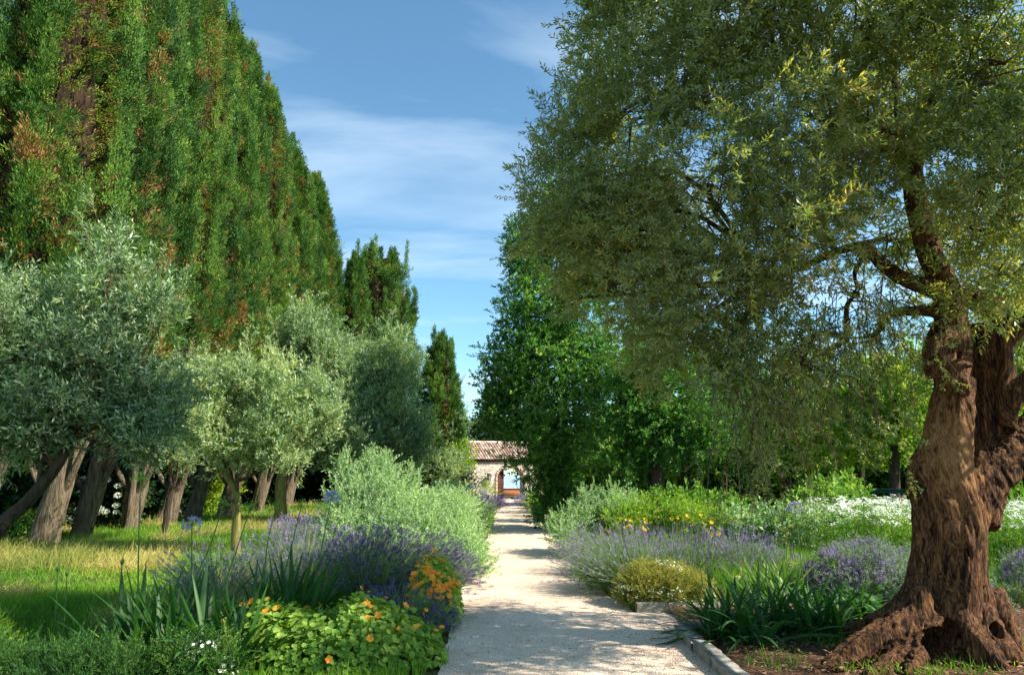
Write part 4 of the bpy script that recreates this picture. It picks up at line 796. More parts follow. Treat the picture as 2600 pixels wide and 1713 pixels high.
def umbel_tmpl(seed, R=.05, n=26):
    r = np.random.default_rng(seed); L = []; va = []
    for i in range(n):
        a = r.uniform(0, 6.28); q = R * math.sqrt(r.uniform(0, 1)); p = np.array([math.cos(a) * q, math.sin(a) * q, .012 * (1 - (q / R) ** 2) + r.normal(0, .002)]); d = norm(np.array([math.cos(a * 3), math.sin(a * 3), .25]))
        L.append(leafq(p, d, norm(np.cross(d, [0, 0, 1.0])), .016, .014, fold=.1)); va += [r.normal(.2, .2)] * 4
    return tmpl(L, va)
def spike_tmpl(seed, n=12, L=.055, R=.008):
    r = np.random.default_rng(seed); Q = []; va = []
    for i in range(n):
        t = i / n; a = i * 2.4; d = norm(np.array([math.cos(a), math.sin(a), .9])); Q.append(leafq([math.cos(a) * R * .3, math.sin(a) * R * .3, t * L], d, norm(np.cross(d, r.normal(0, 1, 3))), .017, .010, fold=.3)); va += [r.normal(0, .15)] * 4
    return tmpl(Q, va)
T_ROUND = [round_tmpl(i) for i in range(4)]; T_NFLW = [flower_tmpl(i) for i in range(3)]; T_DAISY = [flower_tmpl(i, n=7, R=.013, wd=.008, cup=.15) for i in range(2)]
T_YF = [flower_tmpl(i, n=6, R=.035, wd=.026, cup=.5, layers=2) for i in range(3)]; T_HYD = [head_tmpl(i, 110, .075, .75, .03, .03) for i in range(3)]
T_UMB = [umbel_tmpl(i) for i in range(3)]; T_SPK = [spike_tmpl(i) for i in range(4)]; T_AGA = [head_tmpl(i, 46, .085, .75, .045, .016) for i in range(2)]
T_ROSE = tset(5, n=44, L=.24, ll=.024, lw=.0042, ang=.85, stem=.0025, rnd=.3); T_LAVL = tset(5, n=22, L=.20, ll=.042, lw=.0055, ang=.5, stem=.002, rnd=.3)

def lavender(label, x, y, R, n, L, lean=(0, 0), flw='lav_flower', lf='lav_leaf', seed=0, group='lavender bushes edging the path', nfol=260, spk=1.0, spread=1.0, cat='lavender', name='lavender_bush'):
    rng = np.random.default_rng(seed + 900); t_ = thing(name, label, cat, (x, y, 0), group); ln = np.array([lean[0], lean[1], 0])
    b = disk(n, R * .35, rng); out = norm(b + rng.normal(0, .02, b.shape) * [1, 1, 0]); el = rng.uniform(.05, 1, n) ** .6 * spread
    d = norm(out * el[:, None] * .95 + np.array([0, 0, 1.0]) * (1.15 - el[:, None] * .55) + ln * .8 + rng.normal(0, .10, (n, 3))); Ls = L * rng.uniform(.72, 1.12, n)
    P = arcs(b, d, Ls, 6, rng.uniform(.02, .22, n), rng, np.tile(ln * .25, (n, 1))); st = MB(); s = perp(d, rng)
    v = rng.uniform(.25, .95, n); ribbons(st, P, np.linspace(.0065, .004, 6)[None] * np.ones((n, 1)), s, v)
    ribbons(st, P, np.linspace(.0048, .003, 6)[None] * np.ones((n, 1)), norm(np.cross(d, s)), v); st.build('stems', M[lf], t_)
    dirs = P[:, -1] - P[:, -2]; f = MB(); scatter(f, T_SPK, P[:, -1], dirs, rng, spk * 1.05, .35, vbase=.45, vnoise=.5, vrand=.15, vfreq=2)
    m = rng.uniform(0, 1, n) < .12; scatter(f, T_SPK, P[m, -2], dirs[m], rng, spk * .6, .3, vbase=.4, vnoise=.4); tag(f.build('flower_spikes', M[flw], t_), kind='stuff')
    f = MB(); b = disk(nfol, R * .8, rng); z = np.sqrt(np.clip(1 - (np.linalg.norm(b, axis=1) / (R * .85)) ** 2, 0, 1)) * L * .55 * rng.uniform(.1, 1, nfol); b = b + ln * z[:, None] * .6; b[:, 2] = z
    scatter(f, T_LAVL, b, norm(b * [1, 1, 0]) * .6 + [0, 0, 1] + rng.normal(0, .3, b.shape), rng, 1.1, vbase=.4, vnoise=.5); f.build('foliage', M[lf], t_); return t_
def place_each(parent, temps, mat, name, pos, dirs, rng, size, svar=.3):
    me_ = []
    for T in temps: g = MB(); g.add(T[0], T[1], a=np.clip(.5 + T[2], 0, 1)); o = g.build(name, mat); me_.append(o.data); bpy.data.objects.remove(o)
    F = frames(dirs, rng)
    for i in range(len(pos)):
        o = bpy.data.objects.new(name, me_[i % len(me_)]); COL.objects.link(o); o.parent = parent; k = size * (1 + rng.uniform(-svar, svar)); m = Matrix([list(r) for r in F[i] * k]).to_4x4(); m.translation = Vector([float(c) for c in pos[i]]); o.matrix_local = m
def mound(label, x, y, rx, ry, h, n, temps, mat, seed, name, cat, size=1.0, flowers=None, group=None, kind=None, upright=.9, tilt=.5, vbase=.5, z0=0.0, fz=1.0, fname='flowers', vn=.5, parts_of=None, lean=0.0, rise=.0):
    """a low plant whose skin is covered in leaves, with flowers on the skin"""
    rng = np.random.default_rng(seed + 300); t_ = thing(name, label, cat, (x, y, 0), group) if parts_of is None else parts_of
    def pts(k, inner):
        b = disk(k, 1, rng); rho = np.linalg.norm(b, axis=1); hh = h * np.clip(1 - rho ** 2.4, 0, 1) ** .6; hh = hh * (.6 + .8 * fbm(np.stack([b[:, 0] * rx * 2.2 + x, b[:, 1] * ry * 2.2 + y, 0 * rho + seed], 1), 3, seed))
        z = z0 + hh * (rng.uniform(0, 1, k) ** inner) + .02 + .09 * rng.uniform(0, 1, k) ** 3 * (hh > .1); p = np.stack([b[:, 0] * rx + lean * z, b[:, 1] * ry, z], 1); nrm = norm(np.stack([b[:, 0] * tilt * 1.4, b[:, 1] * tilt * 1.4, upright + 0 * rho], 1)); return p, nrm
    f = MB(); p, nm = pts(n, .38); scatter(f, temps, p, nm + rng.normal(0, .35, nm.shape), rng, size, vbase=vbase, vnoise=vn, vfreq=3); f.build('foliage', mat, t_)
    if flowers:
        for (tp, fm, k, sz, fn) in flowers:
            f = MB(); p, nm = pts(k * 3, .10); m = fbm(p * 2.5 + 9, 2, seed) > .50; p, nm = p[m][:k], nm[m][:k]; p = p + nm * [.04, .04, .03] * fz
            if k <= 100: place_each(t_, tp, fm, 'flower', p, nm + rng.normal(0, .35, nm.shape) + [0, -.3, 0], rng, sz); continue
            scatter(f, tp, p, nm + rng.normal(0, .35, nm.shape) + [0, -.3, 0], rng, sz, .3, vbase=.5, vnoise=.3, vrand=.2)
            tag(f.build(fn, fm, t_), kind='stuff' if k > 100 else None)
    return t_
def strap_clump(label, x, y, n, L, Wd, seed, name='agapanthus', cat='agapanthus', mat='strap', R=.12, el=(.35, 1.25), droop=(.15, .7), group='agapanthus clumps in the flower beds', stalks=(), headmat=None, lean=(0, 0)):
    rng = np.random.default_rng(seed + 500); t_ = thing(name, label, cat, (x, y, 0), group); b = disk(n, R, rng); az = rng.uniform(0, 2 * np.pi, n)
    e = rng.uniform(el[0], el[1], n); d = np.stack([np.cos(az) * np.cos(e), np.sin(az) * np.cos(e), np.sin(e)], 1) + [lean[0], lean[1], 0]; d = norm(d); Ls = L * rng.uniform(.6, 1.15, n)
    P = arcs(b, d, Ls, 9, rng.uniform(droop[0], droop[1], n) * (1.2 - .5 * np.sin(e)), rng); side = norm(horiz_side(d) + rng.normal(0, .25, (n, 3)))
    prof = np.array([.75, .9, 1, 1.05, 1.05, .98, .82, .5, .04]) * Wd; g = MB(); ribbons(g, P, prof[None] * rng.uniform(.75, 1.2, n)[:, None], side, .45 + rng.normal(0, .16, n), fold=-.16); g.build('leaves', M[mat], t_, smooth=True)
    for i, (px0, py0, px1, py1, Yd, kind) in enumerate(stalks):
        a = W(px0, py0, Yd); a[2] = max(a[2], .05); c = W(px1, py1, Yd); c, a = c - [x, y, 0], a - [x, y, 0]; m = (a + c) / 2 + rng.normal(0, .015, 3); g = MB(); tube(g, bez([a, m, c], 8), np.linspace(.0075, .005, 8), 6); s = g.build('flower_stalk', M['stem'], t_, smooth=True)
        flower_head(kind, c, s, rng)
    return t_
def flower_head(kind, c, s, rng):
    g = MB(); c = np.asarray(c)
    if kind == 'bud':
        tube(g, bez([c - [0, 0, .01], c + [0, 0, .02], c + [.002, 0, .045], c + [.004, 0, .075]], 9), [.006, .012, .017, .019, .017, .012, .007, .004, .001], 8); g.build('bud', M['stem'], s, smooth=True)
    elif kind in ('blue', 'lilac', 'green', 'seed'):
        d = norm(rng.normal(0, 1, (46, 3))); d[:, 2] = np.abs(d[:, 2]) * np.where(rng.uniform(0, 1, 46) > .25, 1, -.3); d = norm(d); P = arcs(np.tile(c, (46, 1)), d, rng.uniform(.06, .085, 46), 4, np.full(46, .12), rng)
        ribbons(g, P, np.full((46, 4), .0035), perp(d, rng), rng.uniform(.3, .9, 46)); g.build('umbel_rays', M['mead'], s)
        f = MB(); q = P[:, -1]; tp = [flower_tmpl(i, n=5, R=.030, wd=.012, cup=1.2) for i in range(2)] if kind in ('blue', 'lilac') else [flower_tmpl(i, n=4, R=.016, wd=.010, cup=1.6) for i in range(2)]
        scatter(f, tp, q, d, rng, 1.0 if kind != 'seed' else .8, .2, vbase=.5, vnoise=.4); tag(f.build('florets', M[{'blue': 'blue', 'lilac': 'lilac', 'green': 'mead', 'seed': 'mead'}[kind]], s), kind='stuff')
def shrub(label, blobs, temps, mat, seed, name='shrub', cat='shrub', density=60, size=1.0, up=.5, out=.7, rnd=.45, gap=.15, gfreq=1.6, vbase=.45, vnoise=.5, group=None, stems=6, flowers=None, shell=.42, vfreq=1.5):
    """blobs are (px, py, Y, rx_px, ry_px, depth_radius)"""
    rng = np.random.default_rng(seed + 1200); bl = [pxblob(*b) for b in blobs]; c0 = np.mean([c for c, r in bl], 0); base = np.array([c0[0], c0[1], 0.0]); t_ = thing(name, label, cat, base, group)
    f = MB(); st = MB(); fl = [MB() for _ in (flowers or [])]
    for (c, r) in bl:
        c = c - base
        for k in range(stems):
            s = np.array([c[0] * .4, c[1] * .4, 0]) + rng.normal(0, .05, 3) * [1, 1, 0]; e = c + norm(rng.normal(0, 1, 3)) * r * .7; tube(st, bez([s, (s + e) / 2 + [0, 0, .1], e], 5), [.016, .012, .009, .006, .003], 4)
        n = int(density * 6.3 * (r[0] * r[1] * r[2]) ** .667); p, d = blob_points(c, r, n, rng, shell, gap, gfreq, seed); m = p[:, 2] > .02; p, d = p[m], d[m]
        scatter(f, temps, p, d * out + [0, 0, up] + rng.normal(0, rnd, (len(p), 3)), rng, size, vbase=vbase, vnoise=vnoise, vfreq=vfreq)
        for j, (tp, fm, k, sz, fn) in enumerate(flowers or []):
            p, d = blob_points(c, r * 1.36, k, rng, .06); m = (d[:, 2] > -.1) & (d[:, 1] < .5); p, d = p[m], d[m]
            if k <= 100: place_each(t_, tp, fm, 'flower', p, d + [0, -.2, .5], rng, sz); continue
            scatter(fl[j], tp, p, d + [0, -.2, .5], rng, sz, .3, vbase=.5, vnoise=.3, vrand=.2)
    if stems: st.build('stems', M['twig'], t_)
    f.build('foliage', mat, t_)
    for j, (tp, fm, k, sz, fn) in enumerate(flowers or []):
        if fl[j].n: tag(fl[j].build(fn, fm, t_), kind='stuff' if fl[j].n > 3000 else None)
    return t_

# ------------------------------------------------------------------ lawn
def lawn():
    rng = np.random.default_rng(8); N = 190000; Y = 5.5 + 34 * rng.uniform(0, 1, N) ** 2.1; X = rng.uniform(0, 1, N) * -(Y * .9 + 1) - 0.9; m = X > -24; X, Y = X[m], Y[m]; n = len(X)
    dry = (fbm(np.stack([X * .35, Y * .35, 0 * X], 1), 3, 2) + .22 * np.exp(-((Y - 12.5 - .12 * (X + 8)) / 3.2) ** 2) * (X < -3.2) - .10 * np.exp(-((Y - 9.5) / 1.5) ** 2) * (X > -6))
    isdry = (dry > .585) & (X < -3)
    z = ground_z(X, Y); b = np.stack([X, Y, z], 1); d = norm(np.stack([rng.normal(0, .35, n), rng.normal(0, .35, n), 1 + 0 * X], 1)); grow = 1 + np.clip((Y - 10) / 20, 0, 1)
    L = (.07 + .10 * fbm(b * .8, 2, 7)) * rng.uniform(.6, 1.4, n) * (1 + .4 * grow)
    for msk, nm, mt, lab, lk, dr in ((~isdry, 'grass', 'grass', 'fresh green mown grass of the left lawn', 1.0, .35), (isdry, 'dry_grass', 'straw', 'long pale straw coloured grass lying flat before the cypresses', 2.1, .75)):
        k = msk.sum(); g = MB(); bb, dd, LL = b[msk], d[msk], L[msk] * lk
        if nm == 'dry_grass':
            rep = 2; bb = np.repeat(bb, rep, 0) + rng.normal(0, .06, (k * rep, 3)) * [1, 1, 0]; dd = norm(np.repeat(dd, rep, 0) + rng.normal(0, .35, (k * rep, 3)) + np.array([.5, -.1, 0]) * (noise3(bb * .5, 4)[:, None] - .2)); LL = np.repeat(LL, rep); k *= rep
        P = arcs(bb, dd, LL, 4, rng.uniform(.1, dr, k), rng); P[..., 2] = np.maximum(P[..., 2], bb[:, 2:3] + .015); w_ = np.array([1, .85, .6, .08]) * .0065
        ribbons(g, P, w_[None] * (1 + .09 * (bb[:, 1:2] - 6)), perp(dd, rng), .45 + (fbm(bb * .7, 2, 1) - .5) * .8 + rng.normal(0, .16, k)); tag(g.build(nm, M[mt]), lab, 'grass', kind='stuff')
    # some green blades through the straw
lawn()
def field(name, label, cat, poly, n, h, wd, mat, seed, lean=.3, droop=.3, hz=None, dens=1.0):
    rng = np.random.default_rng(seed); poly = np.array(poly, float); lo, hi = poly.min(0), poly.max(0); p = rng.uniform(lo, hi, (n * 3, 2)); ins = np.zeros(len(p), bool); j = len(poly) - 1
    for i in range(len(poly)):
        xi, yi = poly[i]; xj, yj = poly[j]; c = ((yi > p[:, 1]) != (yj > p[:, 1])) & (p[:, 0] < (xj - xi) * (p[:, 1] - yi) / (yj - yi + 1e-9) + xi); ins ^= c; j = i
    p = p[ins][:n]; k = len(p); b = np.stack([p[:, 0], p[:, 1], 0 * p[:, 0]], 1); d = norm(np.stack([rng.normal(0, lean, k), rng.normal(0, lean, k), 1 + 0 * b[:, 0]], 1)); L = h * (.6 + .8 * fbm(b * 1.1, 2, seed)) * rng.uniform(.6, 1.2, k)
    P = arcs(b, d, L, 5, rng.uniform(.05, droop, k), rng); g = MB(); ribbons(g, P, np.array([1, 1, .85, .6, .1])[None] * wd * rng.uniform(.7, 1.3, k)[:, None], perp(d, rng), .45 + (fbm(b * 1.3, 2, 1) - .5) * .8 + rng.normal(0, .15, k))
    o = g.build(name, M[mat]); tag(o, label, cat, kind='stuff'); return o, P
field('meadow_grass', 'fine bright green meadow growth right of the lavender', 'meadow', [(2.9, 10.2), (4.4, 9.6), (7.6, 11), (8.4, 13.5), (5, 13.8), (3.4, 12.5)], 26000, .52, .007, 'mead', 61)
field('bed_grass', 'low green growth between the plants of the right beds', 'ground cover', [(1.5, 9.2), (12, 9.2), (16, 26), (1.5, 26)], 26000, .26, .012, 'mead', 62)
field('bed_undergrowth', 'dark low growth between the plants of the left bed', 'ground cover', [(-5.6, 6), (-.74, 6), (-.68, 30), (-3.2, 30), (-4.2, 12)], 17000, .22, .011, 'grass', 63)
field('shaded_ground_cover', 'dark green ground cover under the trees at the back right', 'ground cover', [(1.6, 24), (22, 18), (30, 34), (1.6, 44)], 16000, .4, .03, 'broadleaf', 64)

# ------------------------------------------------------------------ left bed
gA = 'agapanthus clumps in the flower beds'
strap_clump('dark agapanthus clump at the lower left with the tallest green flower stalk', W(410, 1600, 6.5)[0], 6.5, 150, 1.0, .044, 1, R=.36, el=(.55, 1.4), droop=(.05, .5), stalks=[(350, 1560, 357, 1215, 6.9, 'green'), (303, 1600, 310, 1432, 6.8, 'bud'), (478, 1560, 487, 1330, 7.2, 'lilac'), (480, 1500, 568, 1278, 7.0, 'green')])
strap_clump('agapanthus clump left of the nasturtium mound with wide arching leaves', W(570, 1600, 6.4)[0], 6.4, 100, .92, .046, 2, R=.28, el=(.6, 1.4), droop=(.05, .5), stalks=[(560, 1510, 635, 1290, 6.9, 'green')])
strap_clump('tall upright agapanthus clump behind the nasturtium mound with one blue flower head', W(735, 1520, 7.5)[0], 7.5, 130, 1.0, .044, 3, R=.30, el=(.7, 1.35), droop=(.05, .4), stalks=[(800, 1480, 842, 1262, 8.0, 'blue'), (715, 1480, 765, 1285, 8.1, 'green'), (670, 1480, 700, 1290, 8.3, 'green')])
strap_clump('small agapanthus clump at the very lower left corner in the shade', W(470, 1690, 6.0)[0], 6.0, 44, .6, .036, 4, R=.2)
def lone_stalk(px0, py0, px1, py1, Yd, label, kind='bud', name='flower_stalk'):
    a = W(px0, py0, Yd); a[2] = 0; c = W(px1, py1, Yd); rng = np.random.default_rng(int(px0)); t_ = thing(name.replace('flower_stalk', 'budding_flower'), label, 'flower', (a[0], Yd, 0)); g = MB(); c = c - a
    tube(g, bez([(0, 0, 0), c * .5 + [.01, 0, 0], c], 8), np.linspace(.006, .0042, 8), 6); s = g.build('flower_stalk', M['stem'], t_, smooth=True); flower_head(kind, c, s, rng)
lone_stalk(138, 1600, 146, 1448, 7.0, 'leftmost thin flower stalk with pointed green bud over the lawn')
lone_stalk(160, 1600, 170, 1460, 6.9, 'shorter budded flower stalk, second from the left over the lawn')
lone_stalk(1745, 1480, 1757, 1300, 9.6, 'thin pale flower stalk standing in front of the yellow flowers', 'seed')
lone_stalk(1795, 1560, 1763, 1352, 8.3, 'dark leaning flower stalk above the golden daisy mound', 'bud')
lone_stalk(2042, 1500, 2018, 1290, 8.8, 'flower stalk with large lilac head below the olive twigs', 'lilac')
mound('yellow green nasturtium mound with orange flowers at the front left', -1.72, 6.75, 1.12, .62, .50, 6400, T_ROUND, M['nast'], 1, 'nasturtium', 'nasturtium', size=.78, upright=1, tilt=.6, fz=2.5, group='nasturtiums in the left bed', flowers=[(T_NFLW, M['orange'], 44, 1.15, 'flowers')])
mound('nasturtium with many orange flowers spilling through the lavender onto the path', -.92, 8.45, .34, .62, .74, 1900, T_ROUND, M['nast'], 2, 'nasturtium', 'nasturtium', size=.85, group='nasturtiums in the left bed', flowers=[(T_NFLW, M['orange'], 98, 1.4, 'flowers')], vbase=.65)
mound('small nasturtium patch between the two front agapanthus clumps', -3.1, 7.6, .55, .4, .34, 700, T_ROUND, M['nast'], 3, 'nasturtium', 'nasturtium', size=1.0, group='nasturtiums in the left bed', flowers=[(T_NFLW, M['orange'], 14, 1.1, 'flowers')])
mound('variegated little plant with tiny white flowers left of the nasturtium mound', -2.6, 6.0, .32, .3, .26, 700, T_FINE, M['strap'], 4, 'variegated_plant', 'plant', size=.8, vbase=.6, flowers=[(T_DAISY, M['white'], 160, 1.3, 'flowers')])
for i, (x, y, rx, ry, h, lab) in enumerate([(-4.3, 5.7, .7, .35, .16, 'shaded rosemary bush at the bottom edge below the tallest flower stalk'), (-5.1, 6.2, .7, .5, .30, 'dark feathery rosemary bush in the bottom left corner'), (-3.35, 5.7, .45, .3, .14, 'rosemary bush at the bottom between the corner and the variegated plant')]):
    mound(lab, x, y, rx, ry, h, 900, T_ROSE, M['grass'] if i == 1 else M['strap'], 20 + i, 'rosemary_bush', 'rosemary', size=1.05, upright=1.6, tilt=.3, group='rosemary bushes at the bottom left', vbase=.5)
lavender('dense lavender bush left of the path with dark purple spikes over the nasturtium', -1.75, 9.5, .95, 2100, 1.02, (.42, -.12), seed=1, nfol=700)
lavender('low dark lavender sprawling onto the path beside the nasturtium flowers', -1.25, 7.95, .5, 650, .50, (.25, -.2), seed=2, nfol=360, spread=1.15)
lavender('pale grey lavender bush right of the lawn behind the upright agapanthus', -2.9, 10.2, .8, 620, 1.05, (.12, 0), 'lav_pale', 'lav_leaf_grey', seed=3, nfol=420)
lavender('loose grey lavender at the lawn edge by the mossy young olive', -3.9, 9.6, .6, 330, .85, (-.05, 0), 'lav_pale', 'lav_leaf_grey', seed=4, nfol=200)
lavender('distant lavender tuft in the grass right of the mossy young olive', -5.0, 17, .7, 320, .8, (0, 0), 'lav_pale', 'lav_leaf_grey', seed=5, nfol=160, spk=1.5)
shrub('tall pale grey green shrub with upright shoots behind the lavender', [(905, 1305, 13.2, 70, 75, .8), (960, 1255, 13.6, 58, 58, .8), (1000, 1310, 13.2, 80, 65, .8), (900, 1380, 12.6, 80, 60, .7), (990, 1380, 12.4, 90, 70, .8), (935, 1195, 13.8, 16, 34, .2), (872, 1205, 13.6, 12, 44, .2), (985, 1200, 13.6, 12, 32, .2), (1040, 1235, 13.4, 12, 30, .2)],
      T_PALE, M['pale'], 1, 'pale_shrub', density=300, size=1.05, up=.9, out=.5, group='pale shrubs left of the path', gap=.2, gfreq=2.5, vbase=.5)
shrub('pale grey green shrub bulging over the left edge of the path', [(1085, 1345, 12.8, 75, 62, .8), (1155, 1400, 12.5, 66, 60, .7), (1195, 1440, 12.2, 45, 50, .5), (1060, 1420, 12.2, 90, 60, .7), (1130, 1460, 11.8, 70, 40, .6), (1130, 1310, 13.4, 70, 50, .6)],
      T_PALE, M['pale'], 2, 'pale_shrub', density=300, size=1.05, up=.7, out=.6, group='pale shrubs left of the path', gap=.2, gfreq=2.5, vbase=.56)
kw = dict(name='border_shrub')
shrub('dark green shrub at the left path edge just beyond the pale shrub', [(1205, 1315, 20, 38, 34, .7), (1175, 1290, 21, 40, 32, .8), (1232, 1328, 19.5, 16, 20, .4)], T_PALE, M['lav_leaf'], 3, density=110, size=1.3, vbase=.35, **kw)
shrub('pale leafy shrub along the left path edge halfway to the gate', [(1140, 1270, 22, 40, 35, .8), (1175, 1300, 18, 30, 30, .6)], T_PALE, M['pale'], 4, density=110, size=1.3, vbase=.35, **kw)
strap_clump('distant agapanthus with white lilac heads on the left near the gate', -1.9, 26, 60, .9, .05, 6, R=.5, stalks=[(1190, 1290, 1200, 1235, 26, 'lilac'), (1215, 1290, 1222, 1245, 26, 'lilac'), (1225, 1290, 1228, 1252, 26, 'lilac'), (1150, 1290, 1158, 1228, 26, 'green')])
lavender('far lavender bush left of the path just before the gate', -1.1, 33, .7, 420, .75, (.1, 0), seed=6, nfol=220, spk=1.9, lf='lav_leaf_grey')
lavender('far lavender bush left of the path behind the dark shrub', -1.6, 28, .8, 420, .8, (.1, 0), 'lav_pale', seed=7, nfol=220, spk=1.7, lf='lav_leaf_grey')
shrub('lime green ball shrub against the gatehouse wall', [(1236, 1252, 39, 20, 12, .5)], T_PALE, M['lime'], 5, density=50, size=1.8, vbase=.6, **kw)
# ------------------------------------------------------------------ right beds
lavender('front right lavender bush leaning far over the path', 1.75, 10.6, .85, 1000, .90, (-.38, -.1), 'lav_pale', seed=11, nfol=700, spk=.8)
lavender('second right lavender bush back along the path edge', 1.75, 12.3, .8, 700, .90, (-.25, 0), 'lav_pale', seed=12, nfol=500, spk=.75)
lavender('lavender bush behind the front right one, away from the path', 2.75, 11.3, .85, 800, .85, (-.12, 0), 'lav_flower', seed=13, nfol=600, spk=.75)
lavender('lavender bush below the yellow flowers', 2.9, 12.9, .85, 600, .85, (-.05, 0), 'lav_flower', seed=14, nfol=500, spk=.75)
lavender('sparse grey lavender between the lavender bushes and the meadow', 3.6, 11.3, .8, 420, .85, (0, 0), 'lav_pale', 'lav_leaf_grey', seed=15, nfol=420)
lavender('dark purple lavender in front of the white flowered drift', 4.0, 12.9, .7, 360, .75, (0, 0), 'lav_flower', 'lav_leaf_grey', seed=16, nfol=260)
mound('golden mound of tiny white daisies above the kerb', 2.02, 9.5, .60, .42, .38, 2500, T_FINE, M['gold'], 31, 'daisy_mound', 'daisies', size=.75, fz=4, flowers=[(T_DAISY, M['white'], 480, .85, 'flowers')], vbase=.5)
strap_clump('big dark agapanthus clump arching over the kerb, nearest the path', 2.42, 7.6, 230, .92, .038, 11, R=.42, el=(.25, 1.25), droop=(.2, .7))
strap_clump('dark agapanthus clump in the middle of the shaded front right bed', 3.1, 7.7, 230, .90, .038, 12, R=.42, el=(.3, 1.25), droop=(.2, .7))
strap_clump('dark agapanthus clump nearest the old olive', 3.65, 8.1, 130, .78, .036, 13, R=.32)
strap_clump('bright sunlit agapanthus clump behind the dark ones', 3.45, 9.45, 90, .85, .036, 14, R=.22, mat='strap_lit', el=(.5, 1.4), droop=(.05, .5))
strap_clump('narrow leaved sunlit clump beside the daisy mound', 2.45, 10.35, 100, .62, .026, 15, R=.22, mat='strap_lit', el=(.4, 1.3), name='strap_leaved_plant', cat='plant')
strap_clump('agapanthus clump with faded dark heads at the meadow edge', 4.2, 9.5, 60, .6, .03, 16, R=.25, stalks=[(2060, 1480, 2065, 1420, 9.5, 'seed'), (2090, 1480, 2110, 1425, 9.5, 'seed'), (2120, 1500, 2120, 1440, 9.4, 'seed')])
strap_clump('tall green reeds behind the white flowers right of the old olive', W(2600, 1250, 13.5)[0], 13.5, 260, 1.7, .028, 17, R=.7, el=(1.0, 1.5), droop=(.02, .25), name='reed_clump', cat='reeds', mat='mead', group=None)
def broad_leaf_plant(label, x, y, n, L, Wd, seed, mat):
    rng = np.random.default_rng(seed); t_ = thing('broad_leaved_plant', label, 'plant', (x, y, 0)); az = rng.uniform(0, 6.28, n); e = rng.uniform(.2, 1.1, n); d = np.stack([np.cos(az) * np.cos(e), np.sin(az) * np.cos(e), np.sin(e)], 1); b = disk(n, .22, rng) + np.array([0, 0, 1]) * rng.uniform(.05, .30, n)[:, None]
    P = arcs(b, d, L * rng.uniform(.6, 1.1, n), 9, rng.uniform(.2, .6, n), rng); prof = np.array([.05, .35, .75, 1, 1, .85, .6, .3, .02]) * Wd; g = MB(); ribbons(g, P, prof[None] * rng.uniform(.7, 1.1, n)[:, None], horiz_side(d), .5 + rng.normal(0, .18, n), fold=-.18); g.build('leaves', M[mat], t_, smooth=True)
broad_leaf_plant('broad leaved plant with grey green blades right of the dark agapanthus', 3.95, 7.85, 46, .34, .10, 1, 'strap')
broad_leaf_plant('lime leaved plant at the left root of the old olive', 4.0, 7.55, 22, .22, .09, 2, 'lime')
broad_leaf_plant('second broad leaved plant behind the first, below the catmint', 4.3, 8.7, 34, .34, .08, 3, 'strap')
kw = dict(name='catmint', cat='catmint', group='catmint mounds around the old olive', upright=1.3, tilt=.4, fz=3.5)
for i, (x, y, rx, ry, h, lab) in enumerate([(4.7, 9.6, .8, .6, .48, 'lilac catmint mound left of the old olive trunk'), (5.3, 10.6, .8, .7, .50, 'lilac catmint mound further back left of the trunk'), (7.6, 9.4, 1.0, .9, .62, 'lilac catmint mound right of the old olive trunk'), (5.2, 8.7, .6, .5, .34, 'low catmint mound at the foot of the trunk')]):
    mound(lab, x, y, rx, ry, h, 1100, T_FINE, M['lav_leaf_grey'], 40 + i, size=1.0, flowers=[(T_SPK, M['lav_pale'], 900, 1.1, 'flower_spikes')], **kw)
kw = dict(name='border_shrub')
shrub('pale yellow green shrub at the right path edge before the dark tree', [(1455, 1345, 15.2, 50, 38, .7), (1515, 1318, 15.4, 55, 36, .7), (1580, 1312, 15.2, 50, 34, .7), (1440, 1375, 14.6, 36, 28, .5), (1490, 1275, 15.4, 14, 22, .2), (1560, 1270, 15.3, 12, 20, .2)], T_PALE, M['pale'], 11, density=230, size=1.1, up=.9, vbase=.42, **kw)
shrub('yellow flowered shrub in the middle of the right bed', [(1640, 1322, 14.8, 65, 34, .7), (1730, 1325, 14.6, 65, 34, .7), (1790, 1352, 14.2, 55, 28, .6), (1580, 1345, 14.4, 40, 26, .5)], T_PALE, M['lime'], 12, density=200, size=1.2, up=.8, vbase=.32, flowers=[(T_YF, M['yellow'], 98, 1.25, 'flowers')], **kw)
shrub('fresh green leafy shrub behind the yellow flowers', [(1750, 1285, 16.5, 65, 26, .7), (1820, 1293, 16.2, 55, 24, .7), (1690, 1278, 17, 45, 20, .6)], T_BROAD, M['mead'], 13, density=110, size=1.1, vbase=.5, **kw)
shrub('cream variegated shrub between the yellow flowers and the white drift', [(1880, 1335, 14.0, 50, 35, .5), (1950, 1330, 13.8, 60, 38, .6), (2040, 1335, 13.6, 60, 38, .6)], T_BROAD, M['pale'], 14, density=150, size=.85, vbase=.45, flowers=[(T_YF, M['yellow'], 14, .8, 'flowers')], **kw)
shrub('bright green shrub with large leaves left of the white drift', [(2090, 1290, 15.5, 60, 35, .6), (2150, 1265, 16.5, 50, 28, .6)], T_LIME, M['mead'], 15, density=80, size=1.0, vbase=.5, **kw)
shrub('ivy mass hanging at the foot of the overhanging dark tree', [(1400, 1270, 22.3, 45, 45, .6), (1385, 1310, 22.0, 28, 25, .5), (1420, 1220, 22.5, 45, 45, .7)], T_BROAD, M['broadleaf'], 16, density=70, size=1.4, vbase=.3, cat='ivy', name='ivy')
shrub('yellow green shrub at the right path edge near the gate', [(1372, 1290, 28, 24, 20, .5), (1362, 1280, 29, 20, 18, .5)], T_PALE, M['lime'], 17, density=70, size=1.6, vbase=.4, **kw)
